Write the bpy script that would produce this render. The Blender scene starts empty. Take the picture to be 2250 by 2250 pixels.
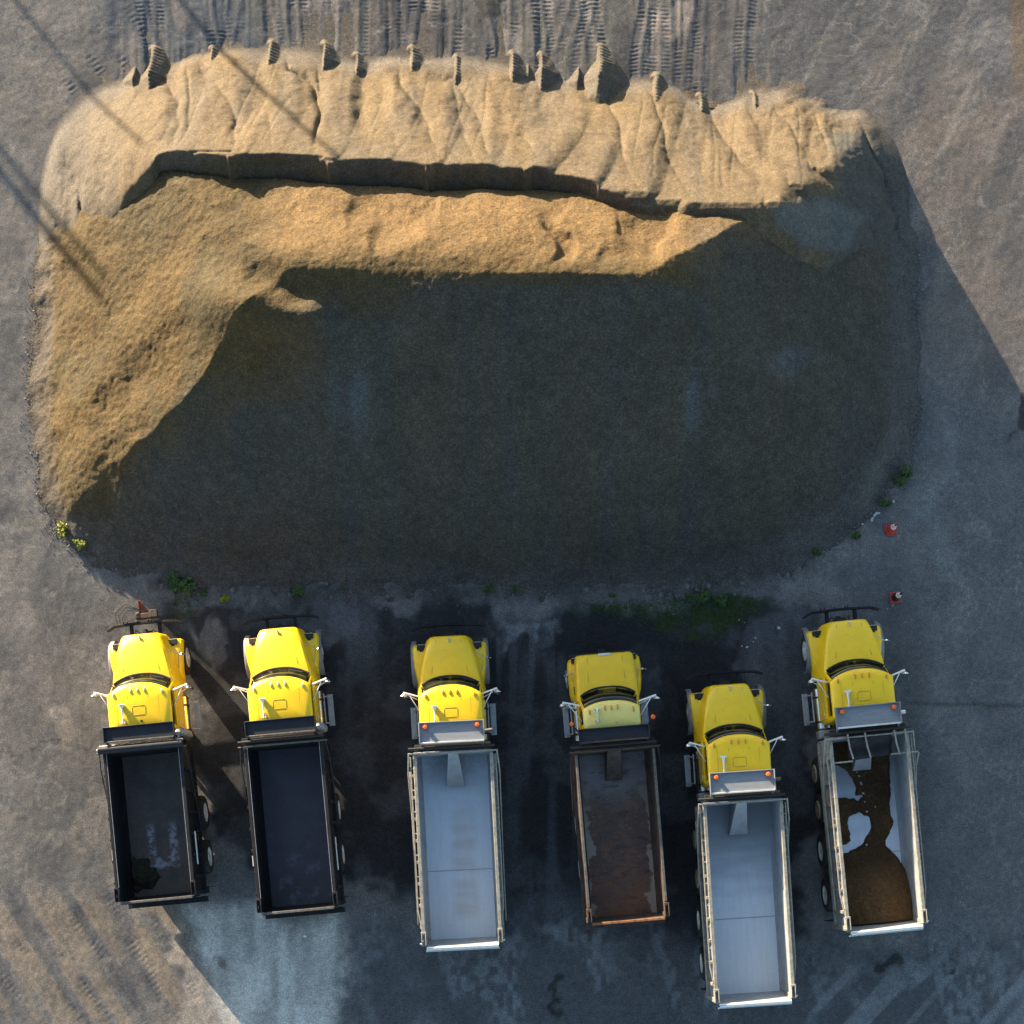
import bpy, bmesh, math, random
import numpy as np
from mathutils import Vector, Matrix

# ------------------------------------------------------------------ camera, light, exposure
SC = bpy.context.scene
COL = SC.collection
H = 45.0            # flying height of the drone, metres
S = 72.0            # photo pixels per metre on the ground
NX, NY = 1110.0, 1900.0   # photo pixel straight below the drone

cam = bpy.data.cameras.new('camera')
cam.sensor_width = 36.0
cam.lens = 36.0 * S * H / 2250.0
cam.shift_x = (1125.0 - NX) / 2250.0
cam.shift_y = (NY - 1125.0) / 2250.0
cam.clip_end = 3000
camo = bpy.data.objects.new('camera', cam)
camo.location = (0, 0, H)
COL.objects.link(camo)
SC.camera = camo

SUN_EL = math.radians(8.1)
SUN_AZ = math.atan2(-0.622, 0.783)      # towards the sun, clockwise from +Y
sd = Vector((math.sin(SUN_AZ) * math.cos(SUN_EL), math.cos(SUN_AZ) * math.cos(SUN_EL), math.sin(SUN_EL)))
world = bpy.data.worlds.new('World')
SC.world = world
world.use_nodes = True
wn = world.node_tree
sky = wn.nodes.new('ShaderNodeTexSky')
sky.sky_type = 'NISHITA'
sky.sun_disc = False
sky.sun_elevation = SUN_EL
sky.sun_rotation = SUN_AZ
sky.air_density = 1.0
sky.dust_density = 1.0
sky.ozone_density = 1.25
wn.links.new(sky.outputs[0], wn.nodes['Background'].inputs[0])
wn.nodes['Background'].inputs[1].default_value = 0.10
sl = bpy.data.lights.new('sun', 'SUN')
sl.energy = 5.0
sl.angle = math.radians(0.5)
sl.color = (1.0, 0.81, 0.58)
so = bpy.data.objects.new('sun', sl)
so.rotation_euler = (-sd).to_track_quat('-Z', 'Y').to_euler()
so.location = (-30, 40, 30)
COL.objects.link(so)
SC.view_settings.view_transform = 'Standard'
SC.view_settings.look = 'None'
SC.view_settings.gamma = 1
SC.view_settings.use_curve_mapping = False
SC.view_settings.exposure = 2.2

random.seed(7)
RNG = np.random.default_rng(11)


def at(px, py, h=0.0):
    """photo pixel -> world point at height h (the drone looks straight down)"""
    k = (H - h) / H / S
    return Vector(((px - NX) * k, (NY - py) * k, h))


# ------------------------------------------------------------------ numpy helpers
PERM = RNG.random((512, 512))


def vnoise(x, y, seed=0):
    x = np.asarray(x, float) + seed * 37.17
    y = np.asarray(y, float) + seed * 91.73
    xi = np.floor(x).astype(int); yi = np.floor(y).astype(int)
    fx = x - xi; fy = y - yi
    fx = fx * fx * fx * (fx * (fx * 6 - 15) + 10); fy = fy * fy * fy * (fy * (fy * 6 - 15) + 10)
    a = PERM[xi % 512, yi % 512]; b = PERM[(xi + 1) % 512, yi % 512]
    c = PERM[xi % 512, (yi + 1) % 512]; d = PERM[(xi + 1) % 512, (yi + 1) % 512]
    return (a + (b - a) * fx) * (1 - fy) + (c + (d - c) * fx) * fy


def fbm(x, y, oct=4, seed=0, gain=0.5):
    s = 0; amp = 1; t = 0
    for i in range(oct):
        s = s + amp * vnoise(x * 2 ** i, y * 2 ** i, seed + i * 3)
        t += amp; amp *= gain
    return s / t


def sstep(a, b, x):
    t = np.clip((x - a) / (b - a), 0, 1)
    return t * t * (3 - 2 * t)


def poly_sd(X, Y, P):
    """signed distance to a closed polygon, positive inside"""
    P = np.asarray(P, float)
    d2 = np.full(X.shape, 1e18); ins = np.zeros(X.shape, bool)
    n = len(P)
    for i in range(n):
        ax, ay = P[i]; bx, by = P[(i + 1) % n]
        ex, ey = bx - ax, by - ay
        t = np.clip(((X - ax) * ex + (Y - ay) * ey) / (ex * ex + ey * ey + 1e-12), 0, 1)
        d2 = np.minimum(d2, (X - ax - t * ex) ** 2 + (Y - ay - t * ey) ** 2)
        c = ((ay > Y) != (by > Y))
        with np.errstate(divide='ignore', invalid='ignore'):
            xx = (bx - ax) * (Y - ay) / (by - ay + 1e-15) + ax
        ins ^= c & (X < xx)
    d = np.sqrt(d2)
    return np.where(ins, d, -d)


def line_d(X, Y, P):
    P = np.asarray(P, float)
    d2 = np.full(X.shape, 1e18)
    for i in range(len(P) - 1):
        ax, ay = P[i]; bx, by = P[i + 1]
        ex, ey = bx - ax, by - ay
        t = np.clip(((X - ax) * ex + (Y - ay) * ey) / (ex * ex + ey * ey + 1e-12), 0, 1)
        d2 = np.minimum(d2, (X - ax - t * ex) ** 2 + (Y - ay - t * ey) ** 2)
    return np.sqrt(d2)


def grid_mesh(name, xs, ys, Z, keep, mat, color=None, masks=None, parent=None):
    ny, nx = Z.shape
    X, Y = np.meshgrid(xs, ys)
    q = keep[:-1, :-1] & keep[1:, :-1] & keep[:-1, 1:] & keep[1:, 1:]
    idx = np.arange(ny * nx).reshape(ny, nx)
    f = np.stack([idx[:-1, :-1][q], idx[:-1, 1:][q], idx[1:, 1:][q], idx[1:, :-1][q]], 1)
    used = np.unique(f)
    remap = np.zeros(ny * nx, np.int32); remap[used] = np.arange(len(used))
    f = remap[f].astype(np.int32)
    co = np.stack([X.ravel()[used], Y.ravel()[used], Z.ravel()[used]], 1).astype(np.float32)
    me = bpy.data.meshes.new(name)
    me.vertices.add(len(co)); me.vertices.foreach_set('co', co.ravel())
    me.loops.add(f.size); me.loops.foreach_set('vertex_index', f.ravel())
    me.polygons.add(len(f))
    me.polygons.foreach_set('loop_start', np.arange(0, f.size, 4, dtype=np.int32))
    me.polygons.foreach_set('loop_total', np.full(len(f), 4, np.int32))
    me.polygons.foreach_set('use_smooth', np.ones(len(f), bool))
    if color is not None:
        a = me.attributes.new('soil', 'FLOAT_COLOR', 'POINT')
        c = np.ones((len(used), 4), np.float32)
        c[:, :3] = color.reshape(-1, 3)[used]
        a.data.foreach_set('color', c.ravel())
    for k, v in (masks or {}).items():
        a = me.attributes.new(k, 'FLOAT', 'POINT')
        a.data.foreach_set('value', v.ravel()[used].astype(np.float32))
    me.update(); me.validate()
    me.materials.append(mat)
    o = bpy.data.objects.new(name, me)
    COL.objects.link(o)
    if parent: o.parent = parent
    return o


# ------------------------------------------------------------------ materials
def new_mat(name):
    m = bpy.data.materials.new(name); m.use_nodes = True
    nt = m.node_tree
    return m, nt, nt.nodes['Principled BSDF']


def nd(nt, t, **kw):
    n = nt.nodes.new(t)
    for k, v in kw.items(): setattr(n, k, v)
    return n


def mix(nt, fac, a, b, mode='MIX'):
    n = nd(nt, 'ShaderNodeMix', data_type='RGBA', blend_type=mode)
    for s, v in ((n.inputs[0], fac), (n.inputs[6], a), (n.inputs[7], b)):
        if hasattr(v, 'is_linked'): nt.links.new(v, s)
        elif isinstance(v, tuple): s.default_value = (*v, 1) if len(v) == 3 else v
        else: s.default_value = v
    return n.outputs[2]


def noise(nt, scale, detail=4, rough=0.55, vec=None, out=0, stretch=None):
    n = nd(nt, 'ShaderNodeTexNoise'); n.inputs['Scale'].default_value = scale
    n.inputs['Detail'].default_value = detail; n.inputs['Roughness'].default_value = rough
    if vec is None:
        vec = nd(nt, 'ShaderNodeTexCoord').outputs['Object']
    if stretch:
        mp = nd(nt, 'ShaderNodeMapping'); mp.inputs['Scale'].default_value = stretch
        nt.links.new(vec, mp.inputs[0]); vec = mp.outputs[0]
    nt.links.new(vec, n.inputs['Vector'])
    return n.outputs[out]


def ramp(nt, fac, stops):
    r = nd(nt, 'ShaderNodeValToRGB')
    el = r.color_ramp.elements
    while len(el) < len(stops): el.new(0.5)
    for e, (p, c) in zip(el, stops):
        e.position = p
        e.color = (c, c, c, 1) if isinstance(c, (int, float)) else (*c, 1)
    nt.links.new(fac, r.inputs[0])
    return r.outputs[0]


def bump(nt, h, strength, dist, normal=None):
    b = nd(nt, 'ShaderNodeBump'); b.inputs['Strength'].default_value = strength; b.inputs['Distance'].default_value = dist
    nt.links.new(h, b.inputs['Height'])
    if normal is not None: nt.links.new(normal, b.inputs['Normal'])
    return b.outputs[0]


def simple(name, col, rough=0.5, metal=0.0, var=0.15, scale=6.0, bumps=0.0, coat=0.0, dirt=None, dirt_amt=0.5, spec=0.5, stretch=None):
    m, nt, p = new_mat(name)
    f = noise(nt, scale, 5, 0.6, stretch=stretch)
    lo = tuple(c * (1 - var) for c in col); hi = tuple(min(1, c * (1 + var)) for c in col)
    c = mix(nt, ramp(nt, f, [(0.3, 0.0), (0.7, 1.0)]), lo, hi)
    if dirt:
        g = noise(nt, scale * 0.6, 6, 0.7, out=0)
        c = mix(nt, ramp(nt, g, [(0.62 - dirt_amt * 0.3, 0.0), (0.8, 1.0)]), c, dirt)
    nt.links.new(c, p.inputs['Base Color'])
    p.inputs['Roughness'].default_value = rough; p.inputs['Metallic'].default_value = metal
    p.inputs['Coat Weight'].default_value = coat; p.inputs['Coat Roughness'].default_value = 0.1
    p.inputs['Specular IOR Level'].default_value = spec
    if bumps:
        nt.links.new(bump(nt, noise(nt, 60, 3), bumps, 0.01), p.inputs['Normal'])
    return m


def soil_mat(name, grain, bump_s, speck, rough=0.9, lumps=0.0):
    """granular ground: colour from the soil attribute, grains from noise"""
    m, nt, p = new_mat(name)
    a = nd(nt, 'ShaderNodeAttribute', attribute_name='soil')
    geo = nd(nt, 'ShaderNodeNewGeometry').outputs['Position']
    n1 = noise(nt, grain, 3, 0.75, vec=geo)
    n2 = noise(nt, grain * 0.28, 4, 0.65, vec=geo)
    n3 = noise(nt, 0.9, 5, 0.6, vec=geo)
    k = ramp(nt, n1, [(0.3, 1 - speck), (0.5, 1.0), (0.68, 1 + speck * 1.5)])
    c = mix(nt, 1.0, a.outputs['Color'], k, 'MULTIPLY')
    c = mix(nt, 1.0, c, ramp(nt, n2, [(0.3, 1 - speck * 0.5), (0.7, 1 + speck * 0.5)]), 'MULTIPLY')
    c = mix(nt, 1.0, c, ramp(nt, n3, [(0.3, 0.85), (0.7, 1.15)]), 'MULTIPLY')
    nt.links.new(c, p.inputs['Base Color'])
    p.inputs['Specular IOR Level'].default_value = 0.25
    p.inputs['Roughness'].default_value = rough
    b = bump(nt, n1, bump_s, 0.03)
    if lumps:
        b = bump(nt, n2, lumps, 0.08, b)
    nt.links.new(b, p.inputs['Normal'])
    return m


M = {}
M['ground'] = soil_mat('yard ground', 24, 0.22, 0.40)
M['gravel'] = soil_mat('coarse gravel', 19, 0.6, 0.46, lumps=0.6)
M['fresh'] = soil_mat('fresh fine gravel', 22, 0.35, 0.42)
YEL = (0.84, 0.545, 0.006)
M['yellow'] = simple('yellow truck paint', YEL, 0.40, var=0.06, scale=2.5, coat=0.2, dirt=(0.52, 0.36, 0.05), dirt_amt=0.12)
M['yellow_old'] = simple('yellow older paint', (0.80, 0.50, 0.012), 0.45, var=0.07, scale=3)
M['pale'] = simple('faded pale yellow paint', (0.74, 0.62, 0.18), 0.5, var=0.06, scale=3)
M['grey'] = simple('grey rubber flare', (0.165, 0.165, 0.175), 0.6, var=0.15)
M['black'] = simple('black painted steel', (0.012, 0.012, 0.014), 0.62, var=0.4, scale=4, dirt=(0.03, 0.025, 0.02), dirt_amt=0.2, spec=0.25)
M['navy'] = simple('dark navy steel plate', (0.014, 0.016, 0.022), 0.5, var=0.3, scale=5, spec=0.3)
M['chassis'] = simple('chassis black', (0.012, 0.012, 0.012), 0.7, var=0.4, bumps=0.2)
M['rubber'] = simple('tyre rubber', (0.018, 0.018, 0.018), 0.85, var=0.3, scale=12, bumps=0.4)
M['rim'] = simple('white wheel rim', (0.62, 0.62, 0.60), 0.45, var=0.12, scale=10, dirt=(0.2, 0.17, 0.13), dirt_amt=0.4)
M['rim_dirty'] = simple('dusty wheel rim', (0.32, 0.27, 0.17), 0.6, var=0.25, scale=14)
M['chrome'] = simple('polished metal', (0.72, 0.72, 0.72), 0.22, 1.0, var=0.05)
M['alu'] = simple('tread plate aluminium', (0.36, 0.38, 0.40), 0.5, 0.3, var=0.2, scale=8)
M['galv'] = simple('galvanised steel', (0.27, 0.29, 0.31), 0.5, 0.1, var=0.16, scale=3, dirt=(0.22, 0.2, 0.17), dirt_amt=0.25)
M['shield'] = simple('grey shield plate', (0.20, 0.215, 0.235), 0.5, 0.1, var=0.14, scale=3, stretch=(1, 4, 1))
M['rail'] = simple('dusty galvanised rail', (0.25, 0.24, 0.205), 0.6, 0.1, var=0.3, scale=9, dirt=(0.16, 0.13, 0.1), dirt_amt=0.35)
M['silver'] = simple('bright aluminium tube', (0.72, 0.72, 0.70), 0.3, 0.6, var=0.1, scale=8)
M['seam'] = simple('dark yellow seam', (0.34, 0.21, 0.008), 0.5, var=0.1)
M['white'] = simple('white enamel', (0.78, 0.77, 0.74), 0.4, var=0.06)
M['amber'] = simple('amber lens', (0.62, 0.24, 0.01), 0.25, var=0.1, coat=0.5)
M['beacon'] = simple('orange red beacon lens', (0.75, 0.13, 0.025), 0.2, var=0.1, coat=0.6)
M['lensw'] = simple('clear marker lens', (0.66, 0.62, 0.50), 0.2, var=0.1, coat=0.6)
M['rust'] = simple('rusty brown steel', (0.060, 0.038, 0.028), 0.7, var=0.5, scale=5, bumps=0.3, dirt=(0.02, 0.016, 0.014), dirt_amt=0.5)
M['rust_rail'] = simple('worn grey rail', (0.10, 0.095, 0.088), 0.6, 0.2, var=0.4, scale=10, dirt=(0.07, 0.045, 0.03), dirt_amt=0.5)
M['rust_edge'] = simple('orange rust tailgate edge', (0.20, 0.085, 0.035), 0.7, var=0.6, scale=7)
M['orange_rust'] = simple('orange primer hitch', (0.20, 0.055, 0.022), 0.7, var=0.4, scale=8, dirt=(0.04, 0.02, 0.015), dirt_amt=0.5)
M['cone'] = simple('orange red cone plastic', (0.52, 0.045, 0.018), 0.5, var=0.12, scale=9)
M['cone_dull'] = simple('dull dark red rubber', (0.30, 0.04, 0.035), 0.7, var=0.2, scale=9)
M['cone_dark'] = simple('blackened cone plastic', (0.02, 0.013, 0.011), 0.6, var=0.3, scale=9)
M['collar'] = simple('white reflective collar', (0.78, 0.77, 0.75), 0.45, var=0.05)
M['leaf_lit'] = simple('sunlit yellow green weed leaf', (0.20, 0.22, 0.012), 0.55, var=0.35, scale=12)  # sunlit copy of the weed leaf, sun brightness put into the colour
M['leaf'] = simple('dark green weed leaf', (0.036, 0.078, 0.012), 0.6, var=0.4, scale=12)
M['moss'] = simple('dark moss', (0.030, 0.060, 0.010), 0.9, var=0.5, scale=7)
M['stone'] = simple('pale stone', (0.42, 0.41, 0.39), 0.8, var=0.2, scale=15)
M['stone_dark'] = simple('grey stone', (0.12, 0.12, 0.12), 0.9, var=0.3, scale=15)
M['stone_tan'] = simple('tan stone', (0.2, 0.17, 0.13), 0.9, var=0.2, scale=15)
M['concrete'] = simple('concrete', (0.35, 0.34, 0.32), 0.9, var=0.15, scale=3)
M['wood'] = simple('weathered pole', (0.16, 0.12, 0.09), 0.9, var=0.2, scale=8)
M['dirt'] = simple('mouldy soil', (0.022, 0.02, 0.009), 0.95, var=0.6, scale=9, bumps=0.8)
M['litter'] = simple('white scrap', (0.75, 0.75, 0.74), 0.6, var=0.05)


def glass_mat():
    m, nt, p = new_mat('tinted windscreen')
    c = mix(nt, ramp(nt, noise(nt, 3.0, 3), [(0.4, 0.0), (0.6, 1.0)]), (0.006, 0.008, 0.006), (0.02, 0.022, 0.012))
    nt.links.new(c, p.inputs['Base Color'])
    p.inputs['Roughness'].default_value = 0.06
    p.inputs['Specular IOR Level'].default_value = 0.6
    return m


M['glass'] = glass_mat()


def floor_mat(kind):
    m, nt, p = new_mat(kind + ' bed floor')
    tc = nd(nt, 'ShaderNodeTexCoord').outputs['Object']
    fine = noise(nt, 14, 5, 0.6, tc)
    big = noise(nt, 1.3, 5, 0.65, tc)
    stre = noise(nt, 3.0, 4, 0.6, tc, stretch=(3.2, 0.35, 1))
    blk = noise(nt, 1.6, 2, 0.5, tc, stretch=(0.5, 2.2, 1))
    sep = nd(nt, 'ShaderNodeSeparateXYZ'); nt.links.new(tc, sep.inputs[0])
    def mrange(v, a, b):
        r = nd(nt, 'ShaderNodeMapRange', interpolation_type='SMOOTHSTEP')
        r.inputs['From Min'].default_value = a; r.inputs['From Max'].default_value = b
        nt.links.new(v, r.inputs['Value']); return r.outputs[0]
    def mul(a, b):
        n = nd(nt, 'ShaderNodeMath', operation='MULTIPLY'); nt.links.new(a, n.inputs[0]); nt.links.new(b, n.inputs[1]); return n.outputs[0]
    rough = 0.42; metal = 0.0
    if kind == 'galvanised':
        c = mix(nt, ramp(nt, fine, [(0.3, 0.0), (0.7, 1.0)]), (0.50, 0.59, 0.68), (0.57, 0.65, 0.73))
        c = mix(nt, ramp(nt, stre, [(0.42, 0.0), (0.75, 0.35)]), c, (0.45, 0.47, 0.49))
        mid = mul(mrange(sep.outputs[0], -0.35, -0.05), mrange(sep.outputs[0], 0.62, 0.35))
        mid = mul(mid, mul(mrange(sep.outputs[1], -0.9, -2.2), mrange(sep.outputs[1], -5.1, -4.5)))
        mid = mul(mid, ramp(nt, blk, [(0.25, 0.15), (0.75, 0.85)]))
        c = mix(nt, mid, c, (0.40, 0.40, 0.41))
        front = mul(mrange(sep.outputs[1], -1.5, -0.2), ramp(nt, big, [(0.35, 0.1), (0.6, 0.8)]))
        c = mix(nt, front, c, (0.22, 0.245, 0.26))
        rough = 0.4
    elif kind == 'streaked':
        c = mix(nt, ramp(nt, fine, [(0.3, 0.0), (0.7, 1.0)]), (0.51, 0.60, 0.69), (0.58, 0.66, 0.74))
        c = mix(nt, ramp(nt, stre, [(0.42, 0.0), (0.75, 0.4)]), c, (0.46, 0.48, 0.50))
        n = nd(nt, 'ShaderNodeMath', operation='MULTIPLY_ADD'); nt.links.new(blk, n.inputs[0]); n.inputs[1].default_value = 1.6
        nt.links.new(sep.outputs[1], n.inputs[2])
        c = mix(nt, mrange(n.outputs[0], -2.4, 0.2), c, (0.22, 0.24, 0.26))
        rough = 0.4
    elif kind == 'dirty black':
        c = mix(nt, ramp(nt, fine, [(0.3, 0.0), (0.7, 1.0)]), (0.070, 0.054, 0.042), (0.105, 0.083, 0.066))
        c = mix(nt, ramp(nt, big, [(0.45, 0.0), (0.65, 0.7)]), c, (0.040, 0.033, 0.030))
        lane = mul(mrange(sep.outputs[0], -0.46, -0.36), mrange(sep.outputs[0], -0.14, -0.26))
        lane2 = mul(mrange(sep.outputs[0], 0.18, 0.28), mrange(sep.outputs[0], 0.52, 0.40))
        add = nd(nt, 'ShaderNodeMath', operation='MAXIMUM'); nt.links.new(lane, add.inputs[0]); nt.links.new(lane2, add.inputs[1])
        low = mul(mul(mrange(sep.outputs[0], -0.40, -0.3), mrange(sep.outputs[0], 0.52, 0.42)), mul(mrange(sep.outputs[1], -3.5, -3.4), mrange(sep.outputs[1], -3.05, -3.15)))
        add2 = nd(nt, 'ShaderNodeMath', operation='MAXIMUM'); nt.links.new(mul(add.outputs[0], mul(mrange(sep.outputs[1], -3.5, -3.4), mrange(sep.outputs[1], -2.0, -2.35))), add2.inputs[0]); nt.links.new(low, add2.inputs[1])
        patch = mul(add2.outputs[0], ramp(nt, noise(nt, 5, 5, 0.7, tc), [(0.44, 0.0), (0.56, 0.8)]))
        c = mix(nt, patch, c, (0.32, 0.32, 0.36))
        rough = 0.6
    elif kind == 'blue black':
        c = mix(nt, ramp(nt, big, [(0.35, 0.0), (0.7, 1.0)]), (0.046, 0.036, 0.040), (0.056, 0.056, 0.080))
        c = mix(nt, ramp(nt, fine, [(0.4, 0.0), (0.8, 0.5)]), c, (0.02, 0.016, 0.014))
        sp = mul(ramp(nt, noise(nt, 2.6, 5, 0.7, tc), [(0.56, 0.0), (0.72, 0.55)]), mrange(sep.outputs[1], -2.2, -3.4))
        c = mix(nt, sp, c, (0.16, 0.17, 0.22))
        rough = 0.5
    elif kind == 'wet rusty':
        c = mix(nt, ramp(nt, fine, [(0.3, 0.0), (0.7, 1.0)]), (0.062, 0.034, 0.024), (0.130, 0.070, 0.046))
        c = mix(nt, ramp(nt, noise(nt, 2.2, 5, 0.7, tc), [(0.5, 0.0), (0.7, 0.8)]), c, (0.19, 0.080, 0.034))
        back = mul(mrange(sep.outputs[1], -3.2, -4.3), ramp(nt, big, [(0.4, 0.2), (0.65, 0.9)]))
        c = mix(nt, back, c, (0.17, 0.070, 0.020))
        f = mul(mrange(sep.outputs[1], -1.9, -0.5), ramp(nt, big, [(0.3, 0.3), (0.55, 1.0)]))
        c = mix(nt, f, c, (0.21, 0.195, 0.19))
        c = mix(nt, ramp(nt, noise(nt, 3.2, 6, 0.75, tc, stretch=(0.7, 2.0, 1)), [(0.52, 0.0), (0.66, 0.7)]), c, (0.022, 0.014, 0.012))
        c = mix(nt, ramp(nt, noise(nt, 6.0, 5, 0.7, tc, stretch=(0.8, 1.5, 1)), [(0.62, 0.0), (0.72, 0.6)]), c, (0.24, 0.20, 0.18))
        # standing water in a few spots along the edges, pale reflection painted in
        n = nd(nt, 'ShaderNodeMath', operation='ABSOLUTE'); nt.links.new(sep.outputs[0], n.inputs[0])
        w = nd(nt, 'ShaderNodeMath', operation='MULTIPLY_ADD'); nt.links.new(noise(nt, 1.7, 5, 0.6, tc), w.inputs[0]); w.inputs[1].default_value = 1.5
        nt.links.new(n.outputs[0], w.inputs[2])
        wet = mul(mrange(w.outputs[0], 1.58, 1.62), mrange(sep.outputs[1], -0.3, -2.6))
        c = mix(nt, wet, c, (0.26, 0.205, 0.16))
        rr = nd(nt, 'ShaderNodeMapRange'); nt.links.new(wet, rr.inputs['Value']); rr.inputs['To Min'].default_value = 0.5; rr.inputs['To Max'].default_value = 0.25
        nt.links.new(rr.outputs[0], p.inputs['Roughness'])
        rough = None
    nt.links.new(c, p.inputs['Base Color'])
    if rough is not None: p.inputs['Roughness'].default_value = rough
    p.inputs['Metallic'].default_value = metal
    nt.links.new(bump(nt, fine, 0.06, 0.02), p.inputs['Normal'])
    return m


# ------------------------------------------------------------------ mesh helpers
def link(name, me, parent=None):
    o = bpy.data.objects.new(name, me)
    COL.objects.link(o)
    if parent: o.parent = parent
    return o


def tag(o, label=None, cat=None, group=None, kind=None):
    for k, v in (('label', label), ('category', cat), ('group', group), ('kind', kind)):
        if v: o[k] = v
    return o


def empty(name, loc, rz=0.0):
    o = bpy.data.objects.new(name, None)
    o.location = loc; o.rotation_euler = (0, 0, rz); o.empty_display_size = 0.5
    COL.objects.link(o)
    return o


def split_mesh(name, me, parent, bev):
    """one object for every separate piece"""
    bm = bmesh.new(); bm.from_mesh(me); seen = set(); first = None
    bm.verts.ensure_lookup_table()
    for v in bm.verts:
        if v.index in seen: continue
        comp = {v}; todo = [v]
        while todo:
            for e in todo.pop().link_edges:
                for w in e.verts:
                    if w not in comp: comp.add(w); todo.append(w)
        seen |= {w.index for w in comp}
        b2 = bmesh.new(); mp = {w: b2.verts.new(w.co) for w in comp}
        for f in {f for w in comp for f in w.link_faces}:
            g = b2.faces.new([mp[w] for w in f.verts]); g.smooth = f.smooth
        m2 = bpy.data.meshes.new(name); b2.to_mesh(m2); b2.free(); m2.materials.append(me.materials[0])
        o = link(name, m2, parent); first = first or o
        if bev:
            b = o.modifiers.new('bevel', 'BEVEL'); b.width = bev; b.segments = 2; b.limit_method = 'ANGLE'
    bm.free(); bpy.data.meshes.remove(me)
    return first


class MB:
    def __init__(self): self.bm = bmesh.new()

    def box(self, c, s, rot=None):
        r = bmesh.ops.create_cube(self.bm, size=1.0)
        mat = Matrix.Translation(Vector(c)) @ (rot.to_4x4() if rot is not None else Matrix()) @ Matrix.Diagonal((*s, 1))
        bmesh.ops.transform(self.bm, matrix=mat, verts=r['verts'])
        return self

    def bar(self, p0, p1, w, h, up=(0, 0, 1)):
        p0 = Vector(p0); p1 = Vector(p1); d = p1 - p0
        y = d.normalized(); x = y.cross(Vector(up))
        if x.length < 1e-4: x = y.cross(Vector((1, 0, 0)))
        x.normalize(); z = x.cross(y)
        rot = Matrix((x, y, z)).transposed()
        return self.box((p0 + p1) / 2, (w, d.length, h), rot)

    def tube(self, pts, r, n=10, r1=None):
        pts = [Vector(p) for p in pts]
        rings = []
        for i, p in enumerate(pts):
            t = (pts[min(i + 1, len(pts) - 1)] - pts[max(i - 1, 0)]).normalized()
            a = t.cross(Vector((0, 0, 1)))
            if a.length < 1e-3: a = t.cross(Vector((1, 0, 0)))
            a.normalize(); b = t.cross(a)
            rr = r if r1 is None else r + (r1 - r) * i / (len(pts) - 1)
            rings.append([p + (a * math.cos(2 * math.pi * k / n) + b * math.sin(2 * math.pi * k / n)) * rr for k in range(n)])
        return self.loft(rings)

    def loft(self, rings, closed=True, cap=True):
        vs = [[self.bm.verts.new(p) for p in r] for r in rings]
        n = len(rings[0])
        for a, b in zip(vs[:-1], vs[1:]):
            for k in range(n if closed else n - 1):
                try: self.bm.faces.new((a[k], a[(k + 1) % n], b[(k + 1) % n], b[k]))
                except ValueError: pass
        if cap and closed:
            self.bm.faces.new(list(reversed(vs[0]))); self.bm.faces.new(vs[-1])
        return self

    def lathe(self, prof, c, axis='X', n=28, closed_prof=False):
        c = Vector(c); rings = []
        for k in range(n):
            a = 2 * math.pi * k / n; ca, sa = math.cos(a), math.sin(a)
            ring = []
            for (r, t) in prof:
                if axis == 'X': v = Vector((t, r * ca, r * sa))
                elif axis == 'Z': v = Vector((r * ca, r * sa, t))
                else: v = Vector((r * ca, t, r * sa))
                ring.append(self.bm.verts.new(c + v))
            rings.append(ring)
        m = len(prof)
        for k in range(n):
            a, b = rings[k], rings[(k + 1) % n]
            for j in range(m if closed_prof else m - 1):
                j2 = (j + 1) % m
                try: self.bm.faces.new((a[j], a[j2], b[j2], b[j]))
                except ValueError: pass
        return self

    def build(self, name, mat, parent=None, smooth=True, bev=0.0, ang=38, split=False):
        bm = self.bm
        bmesh.ops.remove_doubles(bm, verts=bm.verts, dist=1e-5)
        bmesh.ops.dissolve_degenerate(bm, edges=bm.edges, dist=1e-6)
        bmesh.ops.recalc_face_normals(bm, faces=bm.faces)
        if smooth:
            for f in bm.faces: f.smooth = True
            for e in bm.edges:
                if len(e.link_faces) == 2 and e.calc_face_angle(0) > math.radians(ang): e.smooth = False
        me = bpy.data.meshes.new(name); bm.to_mesh(me); bm.free()
        me.materials.append(mat)
        if split: return split_mesh(name, me, parent, bev)
        o = link(name, me, parent)
        if bev:
            b = o.modifiers.new('bevel', 'BEVEL'); b.width = bev; b.segments = 2; b.limit_method = 'ANGLE'; b.angle_limit = math.radians(40)
        return o


# ================================================================== GROUND
def px2g(P, h=0.0):
    return [tuple(at(x, y, h)[:2]) for x, y in P]


NOSES = [  # photo x, tip y, base y, half width (m)
    (335, 108, 190, .82), (466, 108, 165, .48), (594, 96, 165, .60), (710, 98, 170, .48), (783, 122, 185, .44),
    (906, 108, 180, .44), (1001, 128, 195, .62), (1124, 120, 200, .60), (1190, 122, 205, .46), (1316, 102, 215, .95),
    (1440, 168, 260, .85), (1537, 212, 262, .42), (1648, 205, 258, .36)]

xs = np.concatenate([np.array([-900, -400, -200, -110, -70, -45, -30, -22, -18.5]), np.arange(-17, 17.3, 0.05), np.array([18.5, 22, 30, 45, 70, 110, 200, 400, 900])])
ys = np.concatenate([np.array([-900, -400, -200, -110, -70, -40, -22, -12, -8]), np.arange(-6.5, 22.4, 0.06), np.arange(22.4, 28.0, 0.026), np.array([29, 31, 34, 38, 46, 60, 90, 150, 300, 900])])
GX, GY = np.meshgrid(xs, ys)
PX = NX + GX * S; PY = NY - GY * S          # every ground vertex in photo pixels
inner = sstep(25, 18, np.abs(GX)) * sstep(-12, -6, GY) * sstep(36, 28, GY)

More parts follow.
